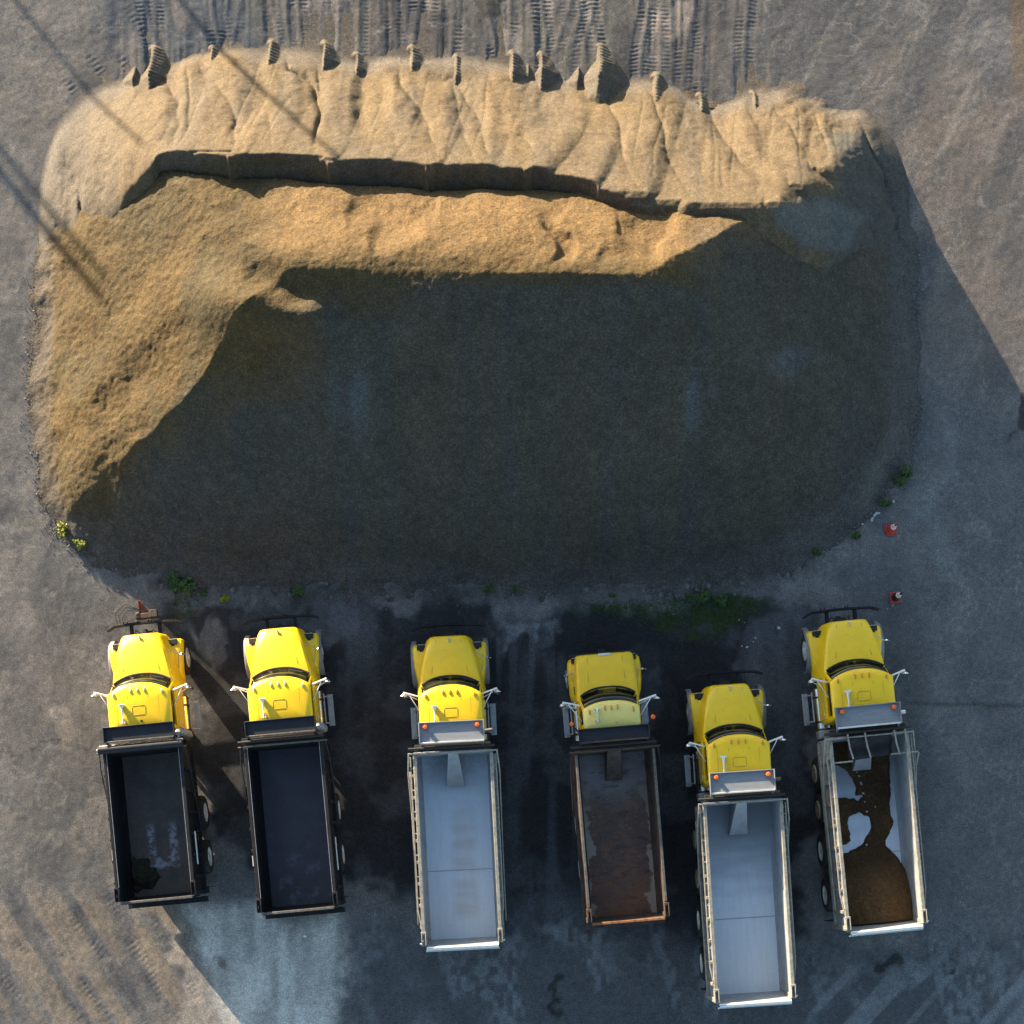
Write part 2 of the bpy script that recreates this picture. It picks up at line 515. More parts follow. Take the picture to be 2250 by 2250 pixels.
Z = (fbm(GX * 0.35, GY * 0.35, 3, 1) - 0.5) * 0.05 + (fbm(GX * 2.2, GY * 2.2, 4, 2) - 0.5) * 0.014
rough_l = sstep(2050, 1500, PY) * 0.4 + 0.4
Z = Z + (vnoise(GX * 7, GY * 7, 5) - 0.5) * 0.006


def treads(X, Y, x0, dx=0.19, w=0.15, period=0.125, amp=0.03, ph=0.0):
    l = np.maximum(sstep(w, w * 0.6, np.abs(X - x0 + dx)), sstep(w, w * 0.6, np.abs(X - x0 - dx)))
    chev = np.sin(2 * np.pi * (Y + ph + 0.10 * vnoise(X * 2, Y * 1.3, 8)) / period + np.abs(X - x0) * 4)
    return l, l * (amp * np.sign(chev) * np.abs(chev) ** 0.6)


tr_mask = np.zeros_like(GX)
topz = sstep(330, 250, PY) * (PY > -160)
lanes = [(x, rng) for x, rng in [(335, 260), (466, 260), (594, 260), (710, 260), (783, 240), (906, 260), (1001, 260), (1124, 260), (1190, 200), (1316, 240), (1440, 280), (1537, 280), (1648, 300), (1420, 300), (1290, 200), (870, 190), (1070, 180), (640, 190), (350, 200), (520, 190), (740, 180), (945, 180), (1235, 190), (1500, 230)]]
for i, (x, lim) in enumerate(lanes):
    wob = (vnoise(GY * 0.35, GY * 0 + i, 9) - 0.5) * 0.7 + (i % 3 - 1) * .05 * (GY - 24)
    x0 = (x - NX) / S + wob
    l, t = treads(GX, GY, x0, ph=i * 0.37)
    fade = sstep(lim, lim - 60, PY) * (0.4 + 0.8 * vnoise(GX * 0.4, GY * 0.9, 20 + i)) * (PY > -170)
    Z = Z + t * fade * 0.20 * sstep(.3, .85, vnoise(GX * 2.2, GY * 2.0, 60 + i)) - 0.014 * l * fade
    tr_mask = np.maximum(tr_mask, l * fade)
# fine drag lines of the loader tyres, top of the yard
topz = topz * sstep(1800, 1600, PX + 120 * vnoise(GY * .8, GX * .3, 34)) * sstep(150, 300, PX)
Z = Z + topz * (vnoise(GX * 11, GY * 0.35, 31) - 0.5) * 0.022 * sstep(.3, .7, vnoise(GX * .5, GY * .7, 33)) + topz * (vnoise(GX * 3.0, GY * 0.45, 32) - 0.5) * 0.032
# diagonal tracks, top left and bottom left
def diag_tracks(Z, tm, p0, p1, gap, amp):
    a = at(*p0); b = at(*p1); d = (b - a).normalized()
    u = (GX - a.x) * d.x + (GY - a.y) * d.y; v = -(GX - a.x) * d.y + (GY - a.y) * d.x
    L = (b - a).length
    m = sstep(0, .8, u) * sstep(L, L - .8, u)
    l = np.maximum(sstep(.17, .1, np.abs(v - gap)), sstep(.17, .1, np.abs(v + gap))) * m
    return Z + l * sstep(.25, .75, vnoise(GX * 1.6, GY * 1.6, 66)) * (amp * np.sin(2 * np.pi * u / 0.16) - 0.01), np.maximum(tm, l)
for p0, p1 in [((240, 20), (360, 210)), ((150, 120), (250, 260)), ((100, 2000), (330, 2300)), ((190, 1960), (400, 2300)), ((290, 2010), (460, 2300)), ((-20, 2060), (180, 2300))]:
    Z, tr_mask = diag_tracks(Z, tr_mask, p0, p1, 0.5, 0.005)
bl = sstep(480, 380, PX) * sstep(1930, 2010, PY)
rot = GX * 0.84 + GY * 0.54
Z = Z + bl * ((vnoise(rot * 3.2, (GY * 0.84 - GX * 0.54) * 0.3, 44) - 0.5) * 0.045 + (vnoise(rot * 12, (GY * 0.84 - GX * 0.54) * 0.8, 45) - 0.5) * 0.016)
# churned rubble strip at the foot of the pile
strip = np.exp(-(line_d(PX, PY, [(330, 1275), (700, 1300), (1050, 1300), (1400, 1296), (1600, 1290), (1780, 1235)]) / 24) ** 2)
Z = Z + strip * ((fbm(GX * 3.2, GY * 3.2, 3, 61) - 0.42) * 0.34 + 0.03)
Z = Z * inner

# ---- earth colours (the surface's own tones, plus some painted shade)
def lerp(a, b, t):
    return a + (np.asarray(b) - a) * t[..., None]


wx = (fbm(GX * 0.55, GY * 0.55, 4, 70) - 0.5) * 260; wy = (fbm(GX * 0.55, GY * 0.55, 4, 75) - 0.5) * 260
fx_ = (fbm(GX * 2.6, GY * 2.6, 4, 80) - 0.5) * 60; fy_ = (fbm(GX * 2.6, GY * 2.6, 4, 85) - 0.5) * 60
WX = PX + wx * 0.5 + fx_; WY = PY + wy * 0.5 + fy_
n_big = fbm(GX * 0.22, GY * 0.22, 5, 90); n_mid = fbm(GX * 0.9, GY * 0.9, 5, 95)
wet0 = sstep(-60, 60, poly_sd(PX, PY, [(330, 1300), (1820, 1290), (1850, 2300), (400, 2300)]))
C = np.empty(GX.shape + (3,)); C[:] = (0.113, 0.111, 0.112)
C = lerp(C, (0.143, 0.136, 0.130), sstep(0.48, 0.66, n_mid) * 0.8)
C = lerp(C, (0.068, 0.068, 0.069), sstep(0.52, 0.36, n_big) * 0.6)
# brown dirt on the left, grey asphalt at the right
C = lerp(C, (0.118, 0.111, 0.105), sstep(280, 120, WX) * 0.75)
C = lerp(C, (0.100, 0.102, 0.104), sstep(1950, 2080, WX) * sstep(420, 560, WY) * 0.85)
C = lerp(C, (0.145, 0.150, 0.150), np.exp(-(line_d(WX, WY, [(2075, 500), (2085, 800), (2065, 1050), (2110, 1300), (2100, 1700)]) / 22) ** 2) * 0.65)
C = lerp(C, (0.075, 0.078, 0.08), np.exp(-(line_d(PX, PY, [(2020, 360), (2045, 800), (2000, 1050)]) / 28) ** 2) * 0.6)
# loader yard at the top
lt = sstep(300, 200, WY) * sstep(180, 300, WX) * sstep(1750, 1550, WX)
C = lerp(C, (0.092, 0.088, 0.080), lt * 0.7)
C = lerp(C, (0.050, 0.050, 0.054), lt * sstep(0.5, 0.75, vnoise(GX * 1.1, GY * 0.3, 101)) * sstep(.2, .6, vnoise(GX * .6, GY * .9, 102)) * 0.8)
C = lerp(C, (0.060, 0.064, 0.072), tr_mask * (0.2 + 0.4 * vnoise(GX * 1.2, GY * 1.5, 103)))
C = lerp(C, (0.062, 0.072, 0.085), sstep(-30, 40, poly_sd(WX, WY, [(90, -200), (240, 110), (330, 220), (620, 170), (520, 0), (470, -200)])) * 0.9)  # bluish cast shade painted into the ground colour
C = lerp(C, (0.18, 0.16, 0.145), lt * sstep(0.66, 0.78, vnoise(GX * 1.3, GY * 0.5, 105)) * 0.5)
C = lerp(C, (0.21, 0.175, 0.155), np.maximum(sstep(40, 26, np.hypot(WX - 1445, (WY - 30) * .9)), sstep(36, 20, np.hypot(WX - 1500, (WY - 50) * .7))) * 0.6)
C = lerp(C, (0.14, 0.122, 0.107), poly_sd(WX, WY, [(1880, 150), (2080, 60), (2190, 330), (1990, 400)]) .clip(0, 25) / 25 * 0.55)
C = lerp(C, (0.14, 0.10, 0.065), sstep(2205, 2235, PX) * sstep(420, 60, PY) * 0.7)
C = lerp(C, (0.16, 0.145, 0.128), poly_sd(WX, WY, [(20, 140), (190, 110), (170, 240), (60, 260)]).clip(0, 20) / 20 * 0.4)
C = lerp(C, (0.02, 0.02, 0.02), sstep(32, 18, np.hypot(WX - 1090, WY - 2)) * 0.6)
C = lerp(C, (0.130, 0.110, 0.096), sstep(1880, 2060, WX) * sstep(960, 700, WY) * sstep(150, 330, WY) * (0.45 + 0.5 * n_mid))
# scraped, worn patches of the open yard, upper right and left
up = sstep(1650, 1850, WX) * sstep(1000, 700, WY)
ra, rb = GX * .45 + GY * .89, GX * .89 - GY * .45
C = lerp(C, (0.075, 0.076, 0.078), up * sstep(0.48, 0.66, fbm(rb * 1.1, ra * 0.35, 4, 180)) * 0.75)
C = lerp(C, (0.175, 0.160, 0.146), up * sstep(0.60, 0.74, fbm(rb * 2.0, ra * 0.4, 4, 184)) * 0.6)
lf = sstep(420, 150, WX) * sstep(200, 400, WY)
C = lerp(C, (0.080, 0.079, 0.080), lf * sstep(0.48, 0.62, fbm(GX * 0.7, GY * 0.4, 5, 186)) * 0.7)
C = lerp(C, (0.165, 0.152, 0.138), lf * sstep(0.58, 0.70, fbm(GX * 1.1, GY * 0.9, 5, 188)) * 0.6)
vein = 1 - np.abs(2 * fbm(GX * 0.5, GY * 0.5, 5, 190) - 1)
C = lerp(C, (0.19, 0.178, 0.165), sstep(.975, .995, vein) * 0.45 * (1 - wet0))
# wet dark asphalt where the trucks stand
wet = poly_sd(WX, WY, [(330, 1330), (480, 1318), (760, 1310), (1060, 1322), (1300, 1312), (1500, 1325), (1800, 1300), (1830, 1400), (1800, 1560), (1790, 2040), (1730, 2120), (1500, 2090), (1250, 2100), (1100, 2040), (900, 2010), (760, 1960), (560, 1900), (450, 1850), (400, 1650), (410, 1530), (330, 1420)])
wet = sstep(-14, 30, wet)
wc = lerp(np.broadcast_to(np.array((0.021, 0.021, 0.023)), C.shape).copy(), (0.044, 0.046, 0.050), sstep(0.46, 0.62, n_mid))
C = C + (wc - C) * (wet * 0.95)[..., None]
# streaky drier lane between trucks three and four
C = lerp(C, (0.060, 0.067, 0.076), wet * np.exp(-((WX - 1190) / 70) ** 2) * sstep(0.35, 0.65, vnoise(GX * 2.5, GY * 0.3, 120)) * 0.8)
# pale dry dust islands, sharp edged
def island(C, P, col, amt, soft=10, use=(WX, WY)):
    d = poly_sd(PX + (use[0] - PX) * 0.5, PY + (use[1] - PY) * 0.5, P)
    return lerp(C, col, sstep(-soft * 0.3, soft, d) * amt * (0.55 + 0.75 * vnoise(GX * 4, GY * 0.8, 130)))
C = island(C, [(1080, 1345), (1250, 1352), (1262, 1390), (1225, 1395), (1200, 1350), (1180, 1402), (1140, 1380), (1100, 1440), (1085, 1420)], (0.150, 0.155, 0.165), 0.85)
C = island(C, [(430, 1365), (455, 1400), (480, 1350), (510, 1380), (505, 1440), (470, 1480), (440, 1440)], (0.15, 0.145, 0.148), 0.75)
C = island(C, [(660, 1312), (790, 1315), (780, 1390), (700, 1440), (665, 1400)], (0.085, 0.089, 0.095), 0.8)
C = island(C, [(1720, 1335), (1770, 1310), (1800, 1330), (1790, 1480), (1760, 1700), (1640, 1700), (1610, 1480), (1640, 1420), (1660, 1360)], (0.068, 0.071, 0.077), 0.95)
C = island(C, [(1820, 1250), (2000, 1180), (2060, 1500), (2050, 2000), (2050, 2250), (1980, 2250), (1985, 1600), (1840, 1330)], (0.075, 0.078, 0.082), 0.6, 30)
drip = sstep(.50, .72, vnoise(GX * 5, GY * 0.28, 170)) * sstep(1330, 1365, WY) * sstep(1640, 1400, WY) * wet
C = lerp(C, (0.085, 0.090, 0.098), drip * 0.55 * sstep(980, 1080, PX) * sstep(1320, 1240, PX))
C = lerp(C, (0.075, 0.078, 0.085), drip * 0.6 * sstep(560, 640, PX) * sstep(860, 780, PX))
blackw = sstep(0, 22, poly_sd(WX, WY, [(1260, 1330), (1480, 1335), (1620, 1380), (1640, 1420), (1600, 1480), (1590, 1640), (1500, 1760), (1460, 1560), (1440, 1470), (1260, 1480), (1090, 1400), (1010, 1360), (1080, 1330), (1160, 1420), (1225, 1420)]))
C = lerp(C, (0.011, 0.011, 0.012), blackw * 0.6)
# dry pale aisle at the bottom
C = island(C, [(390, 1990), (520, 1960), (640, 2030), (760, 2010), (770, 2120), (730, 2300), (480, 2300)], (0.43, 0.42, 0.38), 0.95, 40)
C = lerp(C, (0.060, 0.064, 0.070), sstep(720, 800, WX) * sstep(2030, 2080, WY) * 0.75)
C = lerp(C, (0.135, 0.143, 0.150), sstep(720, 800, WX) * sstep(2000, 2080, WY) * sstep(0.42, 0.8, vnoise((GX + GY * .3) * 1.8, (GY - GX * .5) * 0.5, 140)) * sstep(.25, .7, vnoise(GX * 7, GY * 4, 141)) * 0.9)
d2 = sstep(1650, 1900, WX) * sstep(2060, 2140, WY)
C = lerp(C, (0.17, 0.178, 0.184), d2 * sstep(0.5, 0.75, vnoise((GX - GY * .9) * 2.2, (GX + GY) * 0.25, 143)) * 0.75)
C = lerp(C, (0.125, 0.128, 0.13), np.exp(-(line_d(WX, WY, [(1250, 2080), (1380, 2120), (1480, 2160)]) / 14) ** 2) * 0.45)
C = lerp(C, (0.125, 0.128, 0.13), np.exp(-(line_d(WX, WY, [(1760, 2070), (1900, 2105), (2100, 2085), (2260, 2150)]) / 16) ** 2) * 0.5)
for ex, ey, er in ((1938, 2090, 17), (2055, 2097, 12), (1240, 2170, 14), (1575, 2180, 12)):
    C = lerp(C, (0.014, 0.014, 0.014), sstep(er * 1.3, er * 0.6, np.hypot(WX - ex, WY - ey)) * 0.8)
C = lerp(C, (0.03, 0.03, 0.032), sstep(36, 24, np.hypot((WX - 2248) * 1.6, (WY - 905) * .75)) * 0.95)
C = lerp(C, (0.10, 0.085, 0.075), sstep(22, 8, np.hypot(WX - 490, WY - 2075)) * 0.7)
# brown dusty ruts bottom left; dark streaks also stand in for cast shadows
C = lerp(C, (0.165, 0.138, 0.108), bl * sstep(0.45, 0.65, vnoise(rot * 3.2, (GY * 0.84 - GX * 0.54) * 0.3, 44)) * 0.8)
C = lerp(C, (0.066, 0.066, 0.069), bl * 0.65 * sstep(0.46, 0.3, vnoise(rot * 3.2, (GY * 0.84 - GX * 0.54) * 0.3, 44)) * 0.6)
C = lerp(C, (0.25, 0.22, 0.19), poly_sd(WX, WY, [(340, 2040), (400, 2050), (500, 2300), (400, 2300)]).clip(0, 16) / 16 * 0.85)
# damp strips along the foot of the pile, green film
C = lerp(C, (0.058, 0.052, 0.048), strip * 0.7)
moss_d = np.maximum(poly_sd(WX, WY, [(1270, 1318), (1470, 1312), (1660, 1305), (1690, 1330), (1640, 1390), (1560, 1430), (1510, 1390), (1400, 1345), (1290, 1345)]), poly_sd(WX, WY, [(360, 1270), (450, 1290), (440, 1350), (380, 1340)]))
C = lerp(C, (0.022, 0.034, 0.010), sstep(-10, 18, moss_d) * (0.35 + 0.6 * sstep(0.4, 0.6, vnoise(GX * 3, GY * 3, 150))))
# faint cracks and drip lines
crk = np.exp(-(line_d(WX, WY, [(0, 1618), (120, 1612), (240, 1600)]) / 3) ** 2) + np.exp(-(line_d(PX + fx_ * .2, PY + fy_ * .2, [(2000, 1545), (2260, 1552)]) / 4) ** 2)
C = lerp(C, (0.03, 0.03, 0.03), np.clip(crk, 0, 1) * 0.6)
C *= (0.86 + 0.28 * fbm(GX * 5, GY * 5, 3, 160))[..., None]
C = np.clip(C, 0.008, 0.8)
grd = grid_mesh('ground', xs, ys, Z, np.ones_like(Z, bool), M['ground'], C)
tag(grd, 'dusty grey brown yard surface with wet dark asphalt under the trucks', 'ground', kind='structure')

# ================================================================== GRAVEL PILES
F_OLD = px2g([(92, 520), (80, 640), (76, 780), (76, 930), (82, 1040), (120, 1165), (215, 1235), (330, 1272), (520, 1292), (800, 1300), (1100, 1303), (1400, 1298), (1600, 1282), (1740, 1250), (1850, 1180), (1930, 1110), (1985, 1030), (2012, 930), (2018, 800), (2012, 650), (2000, 520), (1975, 420), (1925, 330), (1850, 272), (1700, 240), (1500, 215), (900, 195), (420, 185), (260, 225), (150, 340)])
T_OLD = math.tan(math.radians(36.2))


def old_h(X, Y):
    d0 = poly_sd(X, Y, F_OLD)
    nearfoot = sstep(1.6, 0.3, d0)
    d = d0 + (fbm(X * 1.1, Y * 1.1, 4, 201) - 0.5) * 0.55 * nearfoot
    dd = d + (fbm(X * 0.45, Y * 0.45, 3, 200) - 0.5) * 0.7 * sstep(0, 1.5, d)
    # longer run-out towards the two ends
    we = np.minimum(X + 14.35, 12.55 - X) + (fbm(X * 0.5, Y * 0.5, 3, 202) - .5) * .5
    dd = np.minimum(dd, np.where(X < 0, .86, .84) * np.maximum(we, 0.02) + 0.25)
    dd = np.where(d < 0.6, d, dd)
    h = T_OLD * dd - 0.10 * np.exp(-np.maximum(d, 0) / 0.5)
    # rounded crest
    cap = 5.40 + 0.18 * (fbm(X * 0.4, Y * 0.15, 2, 205) - 0.5)
    k = 0.22
    hh = -k * np.logaddexp(-h / k, -cap / k)
    h = np.where(d > 0.3, hh, h)
    return h, d


def toe(h, a=0.25):
    return 0.5 * (h + np.sqrt(h * h + a * a)) - 0.24 * a


def blotch(X, Y):
    return (fbm(X * 1.6, Y * 1.6, 4, 210) - 0.5)


gx = np.arange(-15.2, 13.8, 0.045); gy = np.arange(7.6, 24.6, 0.045)
OX, OY = np.meshgrid(gx, gy)
HO, DO = old_h(OX, OY)
HO = np.where(HO < 1.0, toe(HO) * sstep(1.0, .5, HO) + HO * (1 - sstep(1.0, .5, HO)), HO)
# weathered skin: lumps and rills, rougher on the sides one can walk on
skin = sstep(0.0, 0.8, DO)
west = sstep(-5.5, -9.5, OX)
HO = HO + skin * ((fbm(OX * 3.0, OY * 3.0, 4, 220) - 0.5) * 0.055 + (fbm(OX * 8, OY * 8, 3, 230) - 0.5) * (0.045 + 0.02 * west))
# rills on the north face below the ridge
nf = sstep(15.9, 16.9, OY) * sstep(-5.5, -4, OX) * sstep(6.5, 4.5, OX)
rl = vnoise(OX * 1.5 + (vnoise(OX, OY, 3) - .5), OY * 0.25, 240)
HO = HO - nf * 0.28 * sstep(0.55, 0.85, rl) * sstep(19.3, 17.4, OY) * sstep(15.9, 16.7, OY)
sl_ = sstep(16.0, 15.3, OY) * sstep(0.3, 1.5, DO)
HO = HO + sl_ * ((vnoise(OX * 0.8, OY * 0.10, 245) - .5) * 0.12 + (vnoise(OX * 2.2, OY * 0.2, 246) - .5) * 0.07)
# a swale and swell on the west flank
def pl(P, h): return [tuple(at(x, y, hh)[:2]) for (x, y), hh in zip(P, h)]
sw = line_d(OX, OY, pl([(520, 690), (400, 740), (330, 830), (270, 930), (230, 1010)], [4.2, 3.3, 2.4, 1.5, .8]))
HO = HO - 0.14 * np.exp(-(sw / 0.9) ** 2) * skin
sw = line_d(OX, OY, pl([(460, 640), (360, 690), (270, 790), (200, 900)], [4, 3.2, 2.2, 1.2]))
HO = HO + 0.20 * np.exp(-(sw / 0.9) ** 2) * skin
sw = line_d(OX, OY, pl([(330, 900), (250, 960), (170, 1060)], [2.2, 1.4, .5]))
HO = HO + 0.20 * np.exp(-(sw / 0.6) ** 2) * skin

lobe = pl([(455, 664), (530, 680), (600, 695), (668, 712)], [4.6, 4.8, 4.9, 4.9])
ld_ = line_d(OX, OY, lobe)
HO = HO + 0.72 * np.exp(-(ld_ / 0.72) ** 2) * sstep(lobe[0][0] - 1.6, lobe[1][0], OX) * skin
hol = line_d(OX, OY, pl([(560, 620), (640, 650), (760, 660)], [4.8, 5, 5]))
HO = HO - 0.30 * np.exp(-(hol / 0.5) ** 2) * sstep(lobe[1][0] - .3, lobe[2][0], OX) * skin

# the fresh heap laid over the north side
APEX = [(400, 394, 3.2), (455, 352, 3.8), (540, 350, 3.7), (650, 352, 3.75), (770, 364, 3.8), (885, 367, 3.75), (1000, 380, 3.8), (1100, 384, 3.75), (1225, 410, 3.75), (1345, 428, 3.75), (1465, 446, 3.7), (1590, 452, 3.85), (1700, 450, 3.8), (1750, 410, 3.15), (1800, 370, 2.4), (1850, 335, 1.5)]
SCARP = pl([(90, 540), (200, 500), (300, 430), (345, 402), (430, 422), (506, 430), (514, 431), (620, 432), (718, 446), (732, 449), (830, 446), (932, 458), (946, 460), (1050, 456), (1146, 456), (1165, 446), (1300, 455), (1440, 478), (1560, 495), (1690, 508), (1770, 515), (1840, 545), (1900, 560), (1990, 540)],
           [0, .9, 2.2, 3, 3.1, 3.1, 3.1, 3.1, 3.1, 3.1, 3.1, 3.1, 3.1, 3.1, 3.1, 3.2, 3.3, 3.4, 3.4, 3.3, 2.6, 1.6, .8, 0])


def new_h(X, Y):
    wob = (fbm(X * 0.9, Y * 0.45, 3, 300) - 0.5)
    h = np.full(X.shape, -9.0)
    T = 0.785
    for i, (px, py, hh) in enumerate(APEX):
        a = at(px, py, hh)
        dx = X - a.x; dy = Y - a.y
        dx = np.sign(dx) * np.maximum(np.abs(dx) - (.95 if 0 < i < 12 else .1), 0)
        ang = np.arctan2(dx, dy)
        d = np.hypot(dx, dy) * (1 + 0.05 * np.cos(ang * 5 + i * 1.7) * np.cos(ang))
        h = np.maximum(h, hh - T * np.maximum(d - 0.10, 0))
    h = h + (vnoise(X * 1.15 + wob * 1.2, Y * 0.22, 310) - 0.5) * 0.24 * sstep(2.9, 1.6, h) * sstep(-0.2, 0.5, h)
    h = h + (vnoise(X * 2.4 + wob * 2, Y * 0.3, 311) - 0.5) * 0.10 * sstep(3.3, 2.2, h) * sstep(-0.2, 0.5, h)
    for fq, sk, am, sdn in ((0.42, .30, .22, 312), (0.8, .15, .10, 313), (1.7, -.15, .035, 314)):
        rg = 1 - np.abs(2 * vnoise(X * fq + wob * 0.5 + Y * sk * fq, Y * 0.10, sdn) - 1)
        h = h - am * rg ** 7 * sstep(3.9, 2.2, h) * sstep(0.1, 0.8, h)
    # scarp left by the loader bucket along the crest
    P = np.asarray(SCARP + [(14, 26), (-16, 26)])
    ds = poly_sd(X, Y, P)
    for q0, q1 in ((335, 508), (512, 724), (730, 937), (942, 1152), (1160, 1312)):
        fr = np.clip((X - at(q0, 400, 3.2).x) / (at(q1, 400, 3.2).x - at(q0, 400, 3.2).x), 0, 1)
        ds = ds - 0.30 * np.sin(np.pi * fr) ** 0.3 * (Y > 15) + 0.10 * np.exp(-((fr - .03) / .03) ** 2)
    sc = 2.35 + 0.9 * sstep(2.6, 5.2, X) + 1.1 * sstep(0.2, 5.0, X) + 1.45 * (ds + .12)
    west_end = sstep(at(330, 420, 3).x, at(200, 500, 1).x, X)
    east_end = sstep(at(1700, 460, 3.3).x, at(1900, 560, 1).x, X)
    base, _ = old_h(X, Y)
    sc = sc * (1 - np.maximum(west_end, east_end)) + np.maximum(west_end, east_end) * (base + 0.9 * ds)
    k = 0.05
    h = -k * np.logaddexp(-h / k, -sc / k)
    for q in ([(420, 331), (506, 331)], [(535, 347), (620, 345), (708, 349)], [(545, 353), (700, 355)]):
        h = h - 0.07 * np.exp(-(line_d(X, Y, pl(q, [3.6] * 3)) / 0.05) ** 2)
    return h


def spurs(X, Y, h):
    # spurs pushed up by the loader wheels at the foot
    for i, (px, yt, yb, hw) in enumerate(NOSES):
        a = at(px, yt); b = at(px, yb)
        t = a.y - Y                       # metres south of the tip
        x = X - a.x - (vnoise(Y * 0.8, Y * 0 + i, 320) - 0.5) * 0.2
        crest = np.minimum(0.14 + 0.60 * hw, 0.12 + 0.50 * np.maximum(t, 0)) * (1 - 0.25 * sstep(1.2, 2.6, t)) + np.minimum(t, 0) * 0.9
        prof = crest - 0.72 * np.maximum(np.abs(x) - hw * 0.07, 0)
        groove = sstep(0.10, 0.02, np.abs(x + hw * 0.34) - hw * 0.21) * 0.30 * sstep(-.1, .3, t) * sstep(1.9, 1.2, t)
        cv = np.sin(2 * np.pi * (Y + i * .3) / 0.125 + np.abs(x) * 4)
        tl = sstep(0.34 * hw, 0.2 * hw, np.abs(x - 0.10)) * sstep(-.2, .2, t) * sstep(1.7, 1.2, t)
        prof = prof - groove + tl * 0.012 * (.4 + vnoise(X * 3, Y * 3, 12)) * np.sign(cv) * np.abs(cv) ** .6
        prof = prof + (fbm(X * 2.6 + i, Y * 2.0, 3, 325) - .5) * 0.07
        h = np.maximum(h, np.where(t < 2.6, prof, -9))
    return h


nx_ = np.arange(-15.2, 13.6, 0.034); ny_ = np.arange(16.2, 26.0, 0.034)
FX, FY = np.meshgrid(nx_, ny_)
HN = new_h(FX, FY)
HN = np.where(HN < 1.0, toe(HN, 0.12) * sstep(1.0, .5, HN) + HN * (1 - sstep(1.0, .5, HN)), HN)
HN0 = HN
HN = spurs(FX, FY, HN)
sk2 = sstep(0.05, 0.6, HN)
HN = HN + sk2 * ((fbm(FX * 3.4, FY * 3.4, 3, 330) - 0.5) * 0.06 + (vnoise(FX * 11, FY * 11, 335) - 0.5) * 0.014)
# rough disturbed patch at the north east end
ne = np.exp(-(np.hypot(FX - at(1760, 270).x, (FY - at(1760, 270).y) * 1.4) / 1.6) ** 2)
HN = HN + ne * (fbm(FX * 2.4, FY * 2.4, 3, 340) - 0.45) * 0.16
baseN, _ = old_h(FX, FY)
keepN = (HN > -0.05) & (HN > baseN - 0.28)
FPX = NX + FX * S * H / (H - HN); FPY = NY - FY * S * H / (H - HN)
CN = np.empty(FX.shape + (3,)); CN[:] = (0.090, 0.068, 0.041)
nb = fbm(FX * 0.5, FY * 0.5, 4, 350)
CN = lerp(CN, (0.102, 0.073, 0.038), sstep(0.45, 0.7, nb) * 0.7)
CN = lerp(CN, (0.082, 0.069, 0.052), sstep(0.5, 0.75, vnoise(FX * 1.6, FY * 0.35, 355)) * 0.5)
CN = lerp(CN, (0.085, 0.079, 0.071), sstep(at(330, 400, 3).x, at(120, 480, 1).x, FX) * 0.6)
CN = lerp(CN, (0.100, 0.094, 0.088), sstep(0.5, 0.0, HN + (nb - .5) * .4) * 0.6 * (HN < HN0 + .04))
CN = lerp(CN, (0.080, 0.074, 0.066), sstep(0.0, 0.12, HN - HN0) * 0.7)
CN = lerp(CN, (0.058, 0.057, 0.052), sstep(9.2, 10.2, FX + (fbm(FX, FY, 3, 357) - .5) * 1.5) * sstep(at(1700, 270).y, at(1700, 330).y, FY))  # east end darkened, carrying on the painted shade of the old pile
CN = lerp(CN, (0.088, 0.092, 0.094), sstep(-8, 14, poly_sd(FPX + (nb - .5) * 60, FPY + (nb - .5) * 40, [(1690, 458), (1790, 415), (1935, 485), (1880, 500), (1850, 550), (1760, 540), (1700, 490)])) * 0.75)
CN = np.clip(CN * (0.9 + 0.2 * fbm(FX * 6, FY * 6, 2, 360))[..., None], 0.01, 1)
fresh = grid_mesh('gravel_pile', nx_, ny_, HN, keepN, M['fresh'], CN)
tag(fresh, 'smooth pale tan gravel bank with loader wheel spurs along its upper foot', 'gravel pile')

HNo = new_h(OX, OY)
dsO = poly_sd(OX, OY, np.asarray(SCARP + [(14, 26), (-16, 26)]))
HO = np.where((dsO > 0.45) & (HNo > 0.15), np.minimum(HO, HNo - 0.12), HO)
keepO = (HO > -0.05) & (HNo < HO + 0.45)
CO = np.empty(OX.shape + (3,)); CO[:] = (0.060, 0.042, 0.017)
nb = fbm(OX * 0.5, OY * 0.5, 4, 370)
CO = lerp(CO, (0.074, 0.048, 0.017), sstep(0.45, 0.7, nb) * 0.7)
CO = lerp(CO, (0.044, 0.038, 0.020), sstep(0.5, 0.75, fbm(OX * 0.8, OY * 0.5, 4, 375)) * 0.6)
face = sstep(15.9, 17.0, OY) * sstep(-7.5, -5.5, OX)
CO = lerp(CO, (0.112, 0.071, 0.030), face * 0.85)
# south and east faces: washed stone, shade painted grey, some blue grey slides
sw_n = (OX + 5.8) * .452 - (OY - 14.85) * .892 + (fbm(OX * .7, OY * .7, 3, 372) - .5) * 1.6  # distance into the shaded side, past the terminator line
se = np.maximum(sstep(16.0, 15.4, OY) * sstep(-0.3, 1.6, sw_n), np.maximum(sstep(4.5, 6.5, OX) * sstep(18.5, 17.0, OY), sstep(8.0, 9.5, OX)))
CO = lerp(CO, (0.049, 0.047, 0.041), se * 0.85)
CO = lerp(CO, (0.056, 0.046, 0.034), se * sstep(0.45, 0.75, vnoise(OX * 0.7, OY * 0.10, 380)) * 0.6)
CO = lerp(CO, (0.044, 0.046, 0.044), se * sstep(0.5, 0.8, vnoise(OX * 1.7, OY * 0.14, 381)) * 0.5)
OPX = NX + OX * S * H / (H - np.clip(HO, 0, 6)); OPY = NY - OY * S * H / (H - np.clip(HO, 0, 6))
bw = (fbm(OX * 1.3, OY * 1.3, 3, 385) - .5) * 60
